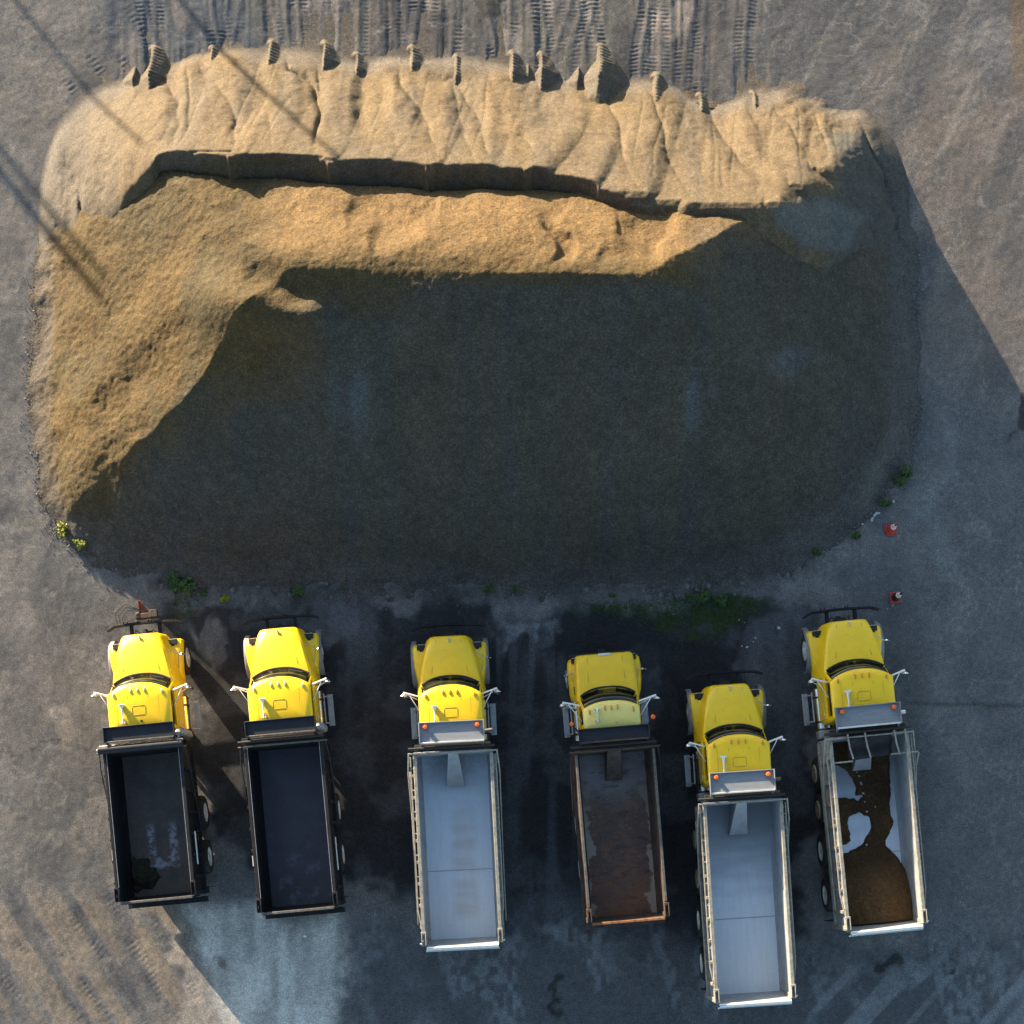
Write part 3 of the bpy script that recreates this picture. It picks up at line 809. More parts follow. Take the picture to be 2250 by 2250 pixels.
for bx, by, rx, ry, am in ((790, 880, 22, 75, .5), (735, 880, 18, 60, .3), (1520, 880, 17, 60, .45), (1565, 845, 10, 22, .3), (1740, 790, 55, 26, .4)):
    CO = lerp(CO, (0.075, 0.095, 0.118), np.exp(-(((OPX + bw * .3 - bx) / rx) ** 2 + ((OPY + bw - by) / ry) ** 2)) * am)
CO = lerp(CO, (0.088, 0.092, 0.094), sstep(-8, 14, poly_sd(OPX + bw * .4, OPY + bw * .3, [(1690, 455), (1790, 420), (1935, 485), (1880, 500), (1850, 545), (1760, 540), (1700, 490)])) * 0.75)
CO = lerp(CO, (0.080, 0.085, 0.09), sstep(1.1, 0.1, HO) * sstep(5, 10, OX) * 0.6)
CO = lerp(CO, (0.066, 0.060, 0.056), sstep(0.7, 0.1, HO) * 0.7)
CO = np.clip(CO * (0.88 + 0.24 * fbm(OX * 5, OY * 5, 2, 390))[..., None], 0.01, 1)
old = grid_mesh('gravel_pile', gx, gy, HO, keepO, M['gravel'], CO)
tag(old, 'large rough brown gravel stockpile with a long ridge and broad shaded slope', 'gravel pile')

# ================================================================== TRUCKS
def wheel(parent, x, y, side, r=0.51, w=0.28, rim_mat='rim', deep=0.05, hub=0.05):
    """wheel whose outer face looks towards side (+1 right, -1 left); x is the outer face"""
    m = MB()
    s = side
    prof = [(0.29, -0.02), (0.40, 0.0), (r - 0.05, -0.005), (r - 0.01, -0.03), (r, -0.07), (r, -w + 0.07), (r - 0.01, -w + 0.03), (r - 0.06, -w), (0.29, -w)]
    m.lathe([(a, t * s) for a, t in prof], (x, y, r), 'X', 36)
    for k in range(24):          # tread blocks
        a = 2 * math.pi * k / 24
        m.box((x - s * w / 2, y + math.cos(a) * (r + .002), r + math.sin(a) * (r + .002)), (w * 0.72, 0.075, 0.014), Matrix.Rotation(a - math.pi / 2, 3, 'X'))
    t = m.build('wheel', M['rubber'], parent)
    q = MB()
    q.lathe([(0.295, -0.015 * s), (0.27, -0.02 * s), (0.255, -deep * s), (0.15, -(deep + .01) * s), (0.13, (hub - .03) * s), (0.09, hub * s), (0.001, hub * s)], (x, y, r), 'X', 30)
    b = MB()
    for k in range(8 if w < .5 else 0):
        a = 2 * math.pi * k / 8
        b.lathe([(0.026, -(deep - .012) * s), (0.001, -(deep - .012) * s)], (x, y + math.cos(a) * 0.20, r + math.sin(a) * 0.20), 'X', 10)
    for k in range(10 if w < .5 else 0):
        a = 2 * math.pi * k / 10
        b.tube([(x - s * .04, y + math.cos(a) * 0.115, r + math.sin(a) * 0.115), (x + s * .012, y + math.cos(a) * 0.115, r + math.sin(a) * 0.115)], 0.014, 6)
    for f in b.bm.faces: f.material_index = 1
    tmp = bpy.data.meshes.new('tmp'); b.bm.to_mesh(tmp); b.bm.free(); q.bm.from_mesh(tmp); bpy.data.meshes.remove(tmp)
    ro = q.build('rim', M[rim_mat], t); ro.data.materials.append(M['chassis'])
    return t


def plan_ring(hw, yr, yc, yf, z, rr=0.10, p=2.4, n=14):
    pts = []
    for k in range(4):                                   # rear left corner
        a = math.pi * 1.5 - k / 3 * math.pi / 2
        pts.append((-hw + rr + rr * math.cos(a), yr + rr + rr * math.sin(a), z))
    for k in range(n + 1):                               # front arc left to right
        x = -hw + 2 * hw * k / n
        pts.append((x, yc + (yf - yc) * (1 - abs(x / hw) ** p), z))
    for k in range(4):                                   # rear right corner
        a = 0 - k / 3 * math.pi / 2
        pts.append((hw - rr + rr * math.cos(a), yr + rr + rr * math.sin(a), z))
    return [Vector(q) for q in pts]


ZF = 1.45


def make_truck(T):
    A = T['anchor']; rz = T['rot']
    root = empty('dump_truck', (A.x, A.y, 0), rz)
    tag(root, T['label'], 'dump truck', 'yellow dump trucks parked in a row')
    old_cab = T['cab'] == 'old'
    # truck frame: origin below the front wall of the bed, +Y towards the hood
    dy = -0.50 if old_cab else 0.0
    Yp = M['yellow_old'] if old_cab else M['yellow']
    LB = T['bed_len']
    # ---- chassis
    m = MB()
    for s in (-1, 1):
        m.bar((s * .42, -LB + .25, .90), (s * .42, 3.25 + dy, .90), .09, .26)
    for y in (-LB + .4, -LB * .6, -LB * .3, -.2, 1.2, 2.6 + dy):
        m.box((0, y, .90), (.76, .12, .18))
    for y in T['axles']:
        m.tube([(-.95, y, .51), (.95, y, .51)], .09, 10); m.lathe([(.2, -.2), (.24, 0), (.2, .2)], (0, y, .51), 'X', 14)
    m.tube([(-.9, 2.84 + dy, .5), (.9, 2.84 + dy, .5)], .07, 8)
    m.box((0, 2.2 + dy, 1.05), (.8, 1.6, .7))            # engine
    m.box((0, .15, .98), (1.5, .45, .3))
    m.build('chassis', M['chassis'], root, bev=.008)
    # ---- hood
    m = MB(); rings = []
    if old_cab:
        st = [(1.72, .88, 1.96, .04), (2.05, .87, 1.93, .04), (2.45, .845, 1.86, .04), (2.75, .82, 1.79, .035), (2.84, .80, 1.73, .03), (2.88, .77, 1.64, .02)]
    else:
        st = [(2.06, .90, 2.03, .05), (2.35, .845, 2.00, .05), (2.75, .75, 1.93, .045), (3.10, .66, 1.85, .04), (3.36, .575, 1.78, .035), (3.44, .535, 1.72, .03), (3.475, .50, 1.63, .02)]
    for i, (y, s, z, cr) in enumerate(st):
        b = s + (.05 if old_cab else .13)
        zb = .80
        yy = [0.0] * 13
        ring = []
        sag = -.22 if i == 0 else (-.10 if i == 1 else 0)     # windscreen cut sweeps back at the sides
        prof = [(-b, zb), (-b, 1.15), (-s - .045, z - .22), (-s - .005, z - .07), (-s + .06, z - .012), (-s * .6, z + cr * .6), (0, z + cr)]
        prof = prof + [(-x, zz) for x, zz in reversed(prof[:-1])]
        for x, zz in prof:
            ring.append(Vector((x, y + sag * min(1, abs(x) / s) ** 2.4, zz)))
        rings.append(ring)
    m.loft(rings)
    hood = m.build('hood', Yp, root, bev=.012, ang=30)
    # hood seams, thin raised creases
    m = MB()
    for s in (-1, 1):
        a, b = (st[1], st[-3])
        m.bar((s * a[1] * .62, a[0], a[2] + a[3] * .55), (s * b[1] * .62, b[0], b[2] + b[3] * .55), .013, .014)
    m.build('hood_crease', M['seam'], hood, bev=.004, split=True)
    yF = st[-1][0]
    m = MB()
    m.box((0, yF + .012, 1.2), (1.02, .03, .72))
    for k in range(6): m.box((0, yF + .03, .95 + k * .1), (.96, .02, .035))
    m.build('grille', M['chassis'], hood)
    if old_cab:
        MB().box((0, yF - .05, 1.80), (.36, .075, .03)).build('hood_badge', M['lensw'], hood, bev=.008)
    else:
        m = MB(); m.bar((0, yF - .20, 1.835), (0, yF - .10, 1.835), .035, .07); m.box((0, yF - .10, 1.86), (.075, .03, .05)); m.tube([(0, yF - .15, 1.83), (0, yF - .15, 1.93)], .012, 6)
        m.build('hood_ornament', M['chrome'], hood, bev=.006)
    # ---- fenders, flares, headlights
    fo = 1.09 if old_cab else 1.045
    yA = 2.84 + dy
    for s in (-1, 1):
        m = MB(); rings = []
        if old_cab:
            fs = [(1.62, 1.00, 1.22), (1.8, 1.05, 1.32), (2.1, 1.08, 1.40), (2.5, 1.09, 1.40), (2.74, 1.07, 1.36), (2.83, 1.02, 1.27), (2.86, .95, 1.15)]
        else:
            fs = [(1.98, .93, 1.00), (2.10, .98, 1.12), (2.35, 1.02, 1.22), (2.65, 1.07, 1.28), (2.95, 1.10, 1.27), (3.2, 1.105, 1.22), (3.30, 1.09, 1.15), (3.345, 1.04, 1.04)]
        for (y, f, z) in fs:
            d = abs(y - yA)
            arch = math.sqrt(max(.60 ** 2 - d * d, 0)) + .5 if d < .6 else .55
            zb = min(z - .06, max(.55, arch))
            rings.append([Vector((s * .50, y, .78)), Vector((s * .50, y, z - .02)), Vector((s * .80, y, z + .015)), Vector((s * (f - .13), y, z)), Vector((s * (f - .04), y, z - .035)), Vector((s * f, y, z - .12)), Vector((s * f, y, zb)), Vector((s * (f - .10), y, zb))])
        m.loft(rings)
        fen = m.build('fender', Yp, root, bev=.008, ang=45)
        # headlight pod: dark recess at the front of the fender top
        zf = fs[-3][2]
        yh = fs[-2][0] - .07
        m = MB(); m.box((s * .83, yh, zf + .0), (.26, .15, .12)); m.box((s * .83, yh - .10, zf + .012), (.10, .06, .06))
        hl = m.build('headlight', M['chassis'], fen, bev=.012)
        MB().box((s * .83, yh + .082, zf - .01), (.22, .012, .09)).build('headlight_lens', M['lensw'], hl)
        # turn signal strip on the flank beside the hood
        MB().bar((s * (.93 if old_cab else .905), st[0][0] + .04, 1.36), (s * (.93 if old_cab else .895), st[0][0] + .28, 1.40), .03, .055).build('side_vent', M['rust'], fen)
        if not old_cab and not (T.get('no_right_flare') and s > 0):
            m = MB(); rings = []
            for k in range(15):
                a = math.radians(-12 + 204 * k / 14)
                yc, zc = yA + .655 * math.cos(a), .52 + .62 * math.sin(a)
                yo, zo = yA + .69 * math.cos(a), .52 + .655 * math.sin(a)
                o = 1.16 if 3 < k < 12 else 1.14
                rings.append([Vector((s * 1.0, yc, zc)), Vector((s * o, yc, zc - .01)), Vector((s * o, yo, zo - .03)), Vector((s * (o - .02), yo, zo)), Vector((s * 1.0, yo, zo + .02))])
            m.loft(rings)
            m.build('fender_flare', M['grey'], root, ang=50)
    # convex hood mirror on a tripod
    for s in ((-1, 1) if old_cab else (1,)):
        if T.get('hood_mirror', True):
            m = MB()
            h0 = Vector((s * 1.02, 2.83 + dy * .9, 1.52))
            for p in ((s * .70, 2.98 + dy, 1.62), (s * .93, 2.45 + dy, 1.28), (s * .98, 2.95 + dy, 1.26)):
                m.tube([p, h0], .011, 6)
            m.lathe([(.001, .03), (.05, .02), (.075, -.02), (.05, -.03), (.001, -.03)], h0 + Vector((s * .10, -.03, .02)), 'Y', 14)
            m.bar(h0, h0 + Vector((s * .2, -.05, .02)), .02, .02)
            m.build('hood_mirror', M['chrome'], root)
    # ---- cab
    m = MB()
    if old_cab:
        R = [(.86, 1.0, .62, 1.30, 1.62, 2.6), (.88, 1.90, .62, 1.55, 1.80, 2.6), (.86, 1.96, .60, 1.55, 1.82, 2.6), (.80, 2.58, .62, 1.18, 1.36, 2.6)]
    else:
        R = [(.90, .95, .50, 1.70, 2.05, 2.3), (.925, 1.45, .49, 1.85, 2.15, 2.3), (.925, 1.96, .49, 1.93, 2.21, 2.3), (.90, 2.04, .49, 1.93, 2.21, 2.3), (.865, 2.60, .52, 1.62, 1.88, 2.4)]
    m.loft([plan_ring(r[0], r[2], r[3], r[4], r[1], p=r[5]) for r in R])
    cab = m.build('cab', Yp, root, bev=.012, ang=42)
    # roof
    hwR, yrR, ycR, yfR = (.81, .60, 1.17, 1.38) if old_cab else (.905, .50, 1.62, 1.91)
    m = MB(); rings = []
    for k, z in ((1.0, 2.585), (1.012, 2.63), (.985, 2.685), (.93, 2.725), (.75, 2.755), (.4, 2.775), (.05, 2.782)):
        cy = (yrR + yfR) / 2
        rings.append([Vector((p.x * k, cy + (p.y - cy) * (k if k < .9 else (1 + (k - 1) * .8)), z)) for p in plan_ring(hwR, yrR, ycR, yfR, z, rr=.10 if old_cab else .13, p=2.4)])
    m.loft(rings)
    roof = m.build('roof', M['pale'] if old_cab else M['yellow'], root, ang=50)
    def rz_(x, y):
        e = max(abs(x) / hwR, abs(y - (yrR + yfR) / 2) / ((yfR - yrR) / 2))
        return 2.782 - .055 * e ** 2
    m = MB()
    if not old_cab:
        for x in (-.30, .30, .58, -.62):
            m.bar((x, .72, rz_(x, .72) - .002), (x, 1.52, rz_(x, 1.52) - .002), .014, .012)
        for p, q in (((-.17, .98), (.17, .98)), ((-.17, 1.24), (.17, 1.24)), ((-.19, 1.0), (-.19, 1.22)), ((.19, 1.0), (.19, 1.22))):
            m.bar((*p, rz_(*p) + .001), (*q, rz_(*q) + .001), .013, .014)
        m.build('roof_panel', M['seam'], roof, bev=.005)
    # marker lights
    lens = M[T['lens']]
    for i, x in enumerate((-.70, -.20, 0, .20, .70)):
        f = .90 if old_cab else 1.0
        y = yfR - (.30 if abs(x) > .5 else .215)
        x *= f
        m = MB(); rings = []
        for k, (u, hgt, wid) in enumerate(((-.075, 0, .018), (-.06, .03, .026), (0, .042, .03), (.06, .03, .026), (.08, 0, .016))):
            z = rz_(x, y + u) - .004
            rings.append([Vector((x - wid, y + u, z)), Vector((x - wid * .7, y + u, z + hgt)), Vector((x + wid * .7, y + u, z + hgt)), Vector((x + wid, y + u, z))])
        m.loft(rings); m.build('marker_light', lens, roof, ang=60)
    # air horn
    hx = -.42 if old_cab else -.47
    y0, y1 = (.78, 1.16) if old_cab else (.76, 1.30)
    m = MB(); z = rz_(hx, 1.0) + .065
    prof = [(.022, 0), (.024, .3), (.032, .42), (.05, .48), (.085, .53), (.088, .54), (.001, .50)]
    sc = (y1 - y0) / .54
    m.lathe([(r, t * sc) for r, t in prof], (hx, y0, z), 'Y', 16)
    m.box((hx, y0 + .02, z - .01), (.13, .045, .05)); m.box((hx, y0 + .12, z - .04), (.05, .05, .07)); m.box((hx, y1 - .12, z - .045), (.05, .04, .06))
    if not old_cab: m.box((hx, y1 - .012, z + .01), (.19, .045, .06))
    m.build('air_horn', M['white'] if not old_cab else M['chrome'], roof)
    if T.get('roof_knob'):
        kx, ky = T['roof_knob'][:2]
        m = MB(); m.lathe([(.035, 0), (.035, .02), (.02, .05), (.001, .055)], (kx, ky, rz_(kx, ky)), 'Z', 12)
        m.build('roof_antenna', M[T['roof_knob'][2]], roof)
    # windscreen band, side glass, doors
    a, b = R[-2], R[-1]
    m = MB(); rings = []
    for t in (.06, .5, .93):
        z = a[1] + (b[1] - a[1]) * t; hw = (a[0] + (b[0] - a[0]) * t)
        yc, yf = a[3] + (b[3] - a[3]) * t, a[4] + (b[4] - a[4]) * t
        w = hw * .955; ring = []
        for k in range(19):
            x = -w + 2 * w * k / 18
            y = yc + (yf - yc) * (1 - abs(x / hw) ** a[5])
            ring.append(Vector((x, y + .014, z + .006)))
        rings.append(ring)
    m.loft(rings, closed=False)
    ws = m.build('windscreen', M['glass'], cab)
    sld = ws.modifiers.new('solid', 'SOLIDIFY'); sld.thickness = .012
    m = MB()
    w = a[0] * .93; pts = []
    for k in range(15):
        x = -w + 2 * w * k / 14
        pts.append((x, a[3] + (a[4] - a[3]) * (1 - abs(x / a[0]) ** a[5]) + .035, a[1] + .012))
    m.tube(pts, .035, 6)
    for s in (-.35, .25):
        m.bar((s, a[4] - .02, a[1] + .05), (s + .42, a[4] - .16, a[1] + .20), .02, .012)
    m.build('cowl', M['chassis'], cab)
    for s in (-1, 1):
        m = MB()
        q = []
        for (yy, t) in ((yrR + .16, .08), (a[3] - .12, .08), (b[3] - .10, .90), (yrR + .18, .90)):
            hw = a[0] + (b[0] - a[0]) * t
            q.append((s * (hw + .006), yy, a[1] + (b[1] - a[1]) * t))
        vs = [m.bm.verts.new(p) for p in q]; m.bm.faces.new(vs)
        g = m.build('side_window', M['glass'], cab); sm = g.modifiers.new('solid', 'SOLIDIFY'); sm.thickness = .012; sm.offset = 0
        m = MB(); hw = R[1][0]
        m.box((s * (hw + .004), (yrR + .12 + a[3] - .08) / 2, 1.52), (.035, a[3] - yrR - .2, .92))
        d = m.build('door', Yp, cab, bev=.012)
        MB().box((s * (hw + .03), yrR + .26, 1.72), (.025, .13, .035)).build('door_handle', M['chrome'], cab, bev=.005)
    # ---- mirrors
    for s in (-1, 1):
        m = MB()
        y0 = 1.62 if not old_cab else 1.30
        hx0 = .90 if not old_cab else .84
        tip = Vector((s * 1.36, y0 + .17, 2.34))
        m.bar((s * hx0, y0 + .03, 2.30), tip, .045, .05)
        m.tube([(s * hx0, y0 - .42, 2.26), (s * 1.20, y0 + .10, 2.33)], .014, 7)
        m.tube([(s * hx0, y0 - .02, 1.62), tip + Vector((-s * .05, 0, -.55))], .014, 7)
        m.tube([tip + Vector((-s * .05, 0, 0)), tip + Vector((-s * .05, 0, -.6))], .016, 7)
        mm = m.build('mirror', M['white'], root, bev=.006)
        h = MB(); h.box(tip + Vector((-s * .03, -.06, -.30)), (.20, .09, .46), Matrix.Rotation(-s * .35, 3, 'Z'))
        h.lathe([(.001, .04), (.07, .03), (.10, -.02), (.001, -.03)], tip + Vector((s * .02, -.10, -.02)), 'Y', 14)
        h.build('mirror_head', M['chrome'], mm, bev=.02)
    # ---- steps and tanks beside the cab
    for s in (-1, 1):
        m = MB()
        m.box((s * 1.20, 1.08, .42), (.17, .95, .04)); m.box((s * 1.00, 1.10, .78), (.15, .90, .04))
        for y in (.68, 1.48): m.bar((s * .86, y, .85), (s * 1.24, y, .40), .04, .04)
        for k in range(4): m.box((s * (1.145 + k * .036), 1.08, .443), (.010, .92, .008))
        m.build('step', M['alu'], root, bev=.006)
        m = MB(); m.lathe([(.001, -.62), (.22, -.62), (.25, -.59), (.25, .59), (.22, .62), (.001, .62)], (s * .80, 1.02, .80), 'Y', 24)
        tk = m.build('fuel_tank', M['chrome'], root)
        m = MB()
        for y in (.62, 1.36): m.lathe([(.257, -.03), (.257, .03)], (s * .80, y, .80), 'Y', 24)
        m.build('tank_strap', M['chassis'], tk, split=True)
    m = MB(); m.box((-.72, .23, .95), (.62, .26, .5)); m.box((-.72, .02, .95), (.60, .06, .46)); m.box((.70, .18, .92), (.5, .30, .45))
    m.build('hydraulic_tank', M['galv'] if T['style'] == 'silver' else M['black'], root, bev=.04, split=True)
    # ---- exhaust
    if T['exhaust'] == 'stack':
        m = MB(); m.tube([(1.02, .46, .85), (1.02, .46, 1.25)], .07, 14); m.tube([(1.02, .46, 1.25), (1.02, .46, 2.15)], .125, 18)
        ex = m.build('exhaust_stack', M['alu'], root)
        m = MB(); m.tube([(1.02, .46, 2.15), (1.02, .46, 2.5), (1.02, .43, 2.62), (1.02, .36, 2.68)], .075, 14)
        m.build('exhaust_tip', M['silver'], ex)
    elif T['exhaust'] == 'side':
        m = MB(); m.tube([(.80, .55, .9), (.80, .55, 2.5), (.84, .55, 2.62), (.94, .55, 2.66), (1.16, .56, 2.66)], .055, 12)
        m.build('exhaust_stack', M['silver'] if T['pipe'] == 'silver' else M['rust_rail'], root)
    # ---- front bumper / plough hitch
    if T['bumper']:
        m = MB()
        pts = [(-1.14, 3.76, .98), (-.90, 3.88, 1.0), (-.3, 3.91, 1.0), (.3, 3.91, 1.0), (.90, 3.88, 1.0), (1.14, 3.80, .98)]
        for p, q in zip(pts[:-1], pts[1:]): m.bar(p, q, .07, .13)
        bp = m.build('bumper', M['black'], root, bev=.01)
        for s in (-1, 1):
            MB().bar((s * .42, 3.2, .92), (s * .42, 3.87, .95), .09, .16).build('bumper_bracket', M['black'], root, bev=.01)
        m = MB(); m.box((0, 3.58, .72), (.30, .22, .28)); m.tube([(-.15, 3.6, .9), (-.3, 3.72, 1.0), (-.34, 3.62, .8)], .018, 6); m.tube([(.1, 3.55, .85), (.22, 3.7, .96), (.3, 3.6, .75)], .018, 6)
        m.box((-.05, 3.70, .78), (.12, .1, .1))
        m.build('tow_hook', M['rust'], root, bev=.01)
        m = MB()
        for x in (-.62, -.5, .12, .2, -.2): m.tube([(x, 3.93, 1.03), (x, 3.98, 1.12)], .02, 6)
        m.build('hydraulic_coupling', M['chassis'], root, split=True)
    else:
        m = MB(); m.box((0, 2.98, .72), (2.0, .12, .26)); m.box((0, 3.05, .9), (.22, .12, .12))
        m.build('bumper', M['chassis'], root, bev=.02)
    if T.get('plough_hitch'):
        m = MB(); m.box((.05, 4.12, .95), (.62, .16, .22)); m.box((.30, 4.16, 1.0), (.22, .22, .2)); m.bar((-.05, 4.0, .7), (-.05, 4.3, .7), .5, .06)
        hb = m.build('plough_hitch', M['rust'], root, bev=.015)
        m = MB()
        v = [(-.16, 4.2, .95), (.16, 4.22, .95), (-.10, 4.56, 1.0)]
        m.loft([[Vector((x, y, z - .04)) for x, y, z in v], [Vector((x, y, z + .05)) for x, y, z in v]])
        m.bar((-.12, 4.2, 1.0), (-.11, 4.58, 1.06), .05, .09); m.bar((.15, 4.22, 1.0), (-.08, 4.58, 1.06), .04, .07)
        m.build('lifting_arm', M['orange_rust'], hb, bev=.008)
        m = MB()
        for k in range(3):
            a = .10 * k
            m.tube([(-.62 - a, 3.85, 1.02), (-.64 - a, 4.1 + a, 1.1), (-.5, 4.3 + a, 1.15), (-.1, 4.3, 1.05)], .016, 6)
        m.build('hydraulic_hose', M['rust_rail'], hb)
    # ---- front and rear wheels
    for s in (-1, 1):
        wheel(root, s * 1.10, yA, s, w=.30, deep=.0, hub=.03)
        for j, y in enumerate(T['axles']):
            lift = T['style'] == 'silver' and len(T['axles']) == 4 and j < 2
            if lift: wheel(root, s * 1.14, y, s, r=.47, w=.30, rim_mat='rim_dirty', deep=-.02, hub=.02)
            else: wheel(root, s * 1.20, y, s, w=.60, deep=.09, hub=-.02)
    # ---- dump bed
    style = T['style']
    hb = T.get('rim_h', 2.78)
    body, rail_m, floor_m = {'silver': (M['galv'], M['rail'], None), 'black': (M['black'], M['black'], None), 'rusty': (M['rust'], M['rust_rail'], None)}[style]
    wi = 1.06 if style != 'rusty' else 1.08               # inner half width at the rim
    wf = .97 if style != 'black' else .95                # half width of the floor
    zf = ZF
    fm = T['floor_mat']
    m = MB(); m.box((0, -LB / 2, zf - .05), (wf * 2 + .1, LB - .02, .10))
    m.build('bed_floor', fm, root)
    if style == 'silver':
        MB().box((0, -3.42, zf + .003), (wf * 2 - .02, .022, .012)).build('weld_seam', M['galv'], root)
    m = MB()
    for y in np.arange(-LB + .3, -.1, .62): m.box((0, y, zf - .17), (1.9, .08, .14))
    m.build('floor_crossmember', M['chassis'], root, split=True)
    for s in (-1, 1):
        m = MB()
        sec = [(wf - .01, zf + .001), (wf + .05, zf + .10), (wi, zf + .32), (wi, hb), (wi + .06, hb), (wi + .06, zf + .2), (wf + .02, zf - .08)]
        m.loft([[Vector((s * x, y, z)) for x, z in sec] for y in (-LB + .02, -.04)])
        wl = m.build('bed_side', body, root, ang=20)
        # outside stiffeners
        m = MB()
        for y in (np.arange(-LB + .45, -.2, .62) if style != 'rusty' else []): m.box((s * (wi + .10), y, (zf + hb) / 2 + .05), (.075, .09, hb - zf - .25))
        m.box((s * (wi + .105), -LB / 2, zf + .12), (.09, LB - .1, .14))
        m.build('side_stiffener', body if style != 'silver' else rail_m, wl, bev=.008)
        m = MB()
        if style == 'silver':
            m.bar((s * (wi + .035), -.05, hb + .035), (s * (wi + .035), -LB + .30, hb + .035), .10, .08)
            m.build('top_rail', rail_m, wl, bev=.012)
            m = MB()      # open board rack outside the rail
            m.bar((s * (wi + .165), -.12, hb - .02), (s * (wi + .165), -LB + .95, hb - .02), .035, .05)
            m.bar((s * (wi + .165), -LB + .95, hb - .02), (s * (wi + .075), -LB + .32, hb - .0), .035, .05)
            m.bar((s * (wi + .24), -.5, hb - .55), (s * (wi + .22), -LB + .5, hb - .55), .03, .06)
            for y in np.arange(-.45, -LB + .9, -.62): m.bar((s * (wi + .06), y, hb - .01), (s * (wi + .17), y, hb - .02), .03, .04)
            m.build('board_rack', rail_m, wl, bev=.005)
        elif style == 'rusty':
            m.bar((s * (wi + .03), -.10, hb + .03), (s * (wi + .03), -LB + .35, hb + .03), .075, .06)
            m.build('top_rail', rail_m, wl, bev=.01)
        else:
            m.bar((s * (wi + .03), -.05, hb + .03), (s * (wi + .03), -LB + .1, hb + .03), .09, .06)
            m.build('top_rail', rail_m, wl, bev=.012)
            MB().bar((s * (wi - .028), -.05, hb + .055), (s * (wi - .028), -LB + .1, hb + .055), .010, .010).build('rail_edge', M['alu'], wl)
            m = MB(); yy = -LB * .70; m.box((s * (wi + .152), yy, hb - .30), (.02, .95 if s > 0 else .30, .10)); m.build('reflector_strip', M['white'], wl)
        # rear corner post with hinge lugs
        m = MB()
        m.box((s * (wi + .035), -LB - .02, (hb + zf) / 2), (.14, .14, hb - zf + .1))
        for q in (-.055, .055): m.box((s * (wi + .035 + q), -LB + .10, hb + .06), (.025, .34, .14))
        m.box((s * (wi + .035), -LB + .29, hb + .07), (.15, .06, .11))
        m.box((s * (wi + .02), -LB + .02, zf - .15), (.22, .18, .4))
        m.build('corner_post', rail_m if style == 'silver' else body, root, bev=.008)
    # front wall
    m = MB(); m.box((0, -.03, (zf + hb) / 2 + .02), (wi * 2 + .14, .06, hb - zf + .06)); m.box((0, .03, zf + .5), (wi * 2, .08, .1))
    m.build('bed_front', body, root, bev=.008)
    # doghouse over the hoist
    if style != 'black':
        m = MB(); ln = .95 if style == 'silver' else .85
        w0, w1 = (.15, .27) if style == 'silver' else (.20, .24)
        z0 = hb - .12
        m.loft([[Vector((-w0, -.06, zf)), Vector((-w0, -.06, z0)), Vector((w0, -.06, z0)), Vector((w0, -.06, zf))], [Vector((-w1, -ln, zf + .0)), Vector((-w1, -ln, zf + .25)), Vector((w1, -ln, zf + .25)), Vector((w1, -ln, zf))]])
        m.build('hoist_housing', body if style == 'silver' else M['rust'], root, bev=.01)
    # tailgate
    m = MB(); tg = .12
    m.loft([[Vector((x, -LB + .01 + t1, zf - .05)), Vector((x, -LB - tg, hb - .02)), Vector((x, -LB - tg - .06, hb - .02)), Vector((x, -LB - .06 + t1, zf - .05))] for x, t1 in ((-wi + .02, 0), (wi - .02, 0))])
    m.box((0, -LB - .10, zf + .35), (wi * 2 - .05, .08, .10)); m.box((0, -LB - .13, zf + .85), (wi * 2 - .05, .08, .10))
    for x in (-.7, 0, .7): m.bar((x, -LB - .07, zf), (x, -LB - .17, hb - .1), .09, .06, up=(0, 1, 0))
    gate = m.build('tailgate', body, root, bev=.006)
    m = MB()
    if style == 'silver':
        m.tube([(-wi + .03, -LB - tg - .05, hb + .02), (wi - .03, -LB - tg - .05, hb + .02)], .065, 14)
        m.bar((-wi + .0, -LB - tg - .13, hb - .10), (wi + .0, -LB - tg - .13, hb - .10), .04, .05)
        m.tube([(-wi - .16, -LB - .02, hb + .02), (-wi + .03, -LB - .06, hb + .02)], .022, 8); m.tube([(wi + .16, -LB - .02, hb + .02), (wi - .03, -LB - .06, hb + .02)], .022, 8)
        m.build('tailgate_tube', M['silver'], gate)
    else:
        m.bar((-wi + .03, -LB - tg - .01, hb + .015), (wi - .03, -LB - tg - .01, hb + .015), .07, .06)
        m.build('tailgate_edge', M['rust_edge'] if style == 'rusty' else M['rust_rail'], gate, bev=.008)
        m = MB(); m.box((0, -LB - .24, zf - .10), (2.35, .16, .16)); m.box((-1.02, -LB - .22, zf - .3), (.1, .14, .4)); m.box((1.02, -LB - .22, zf - .3), (.1, .14, .4))
        m.build('rear_bumper', body, root, bev=.01)
    m = MB()
    for s in (-1, 1): m.box((s * .95, -LB + .12, .55), (.55, .02, .62))
    m.build('mud_flap', M['rubber'], root, split=True)
    # ---- cab shield
    sw_ = .92 if style == 'silver' else 1.0
    ya, yb = {'silver': (.82, .24), 'black': (.66, .24), 'rusty': (.58, .20)}[style]
    zs = 2.98
    m = MB()
    m.box((0, (ya + yb) / 2, zs), (sw_ * 2, ya - yb, .03), Matrix.Rotation(math.radians(-3), 3, 'X'))
    for s in (-1, 1):
        m.box((s * sw_, (ya + yb) / 2, zs + .04), (.03, ya - yb + .02, .11))
        m.bar((s * (sw_ - .05), yb + .05, zs - .03), (s * (sw_ - .03), -.0, hb - .1), .06, .06)
    m.box((0, ya, zs + .03), (sw_ * 2, .025, .08))
    sh = m.build('cab_shield', {'silver': M['shield'], 'black': M['navy'], 'rusty': M['navy']}[style], root, bev=.006)
    m = MB(); m.box((0, yb, zs + .035), (sw_ * 2 - .03, .045, .08)); 
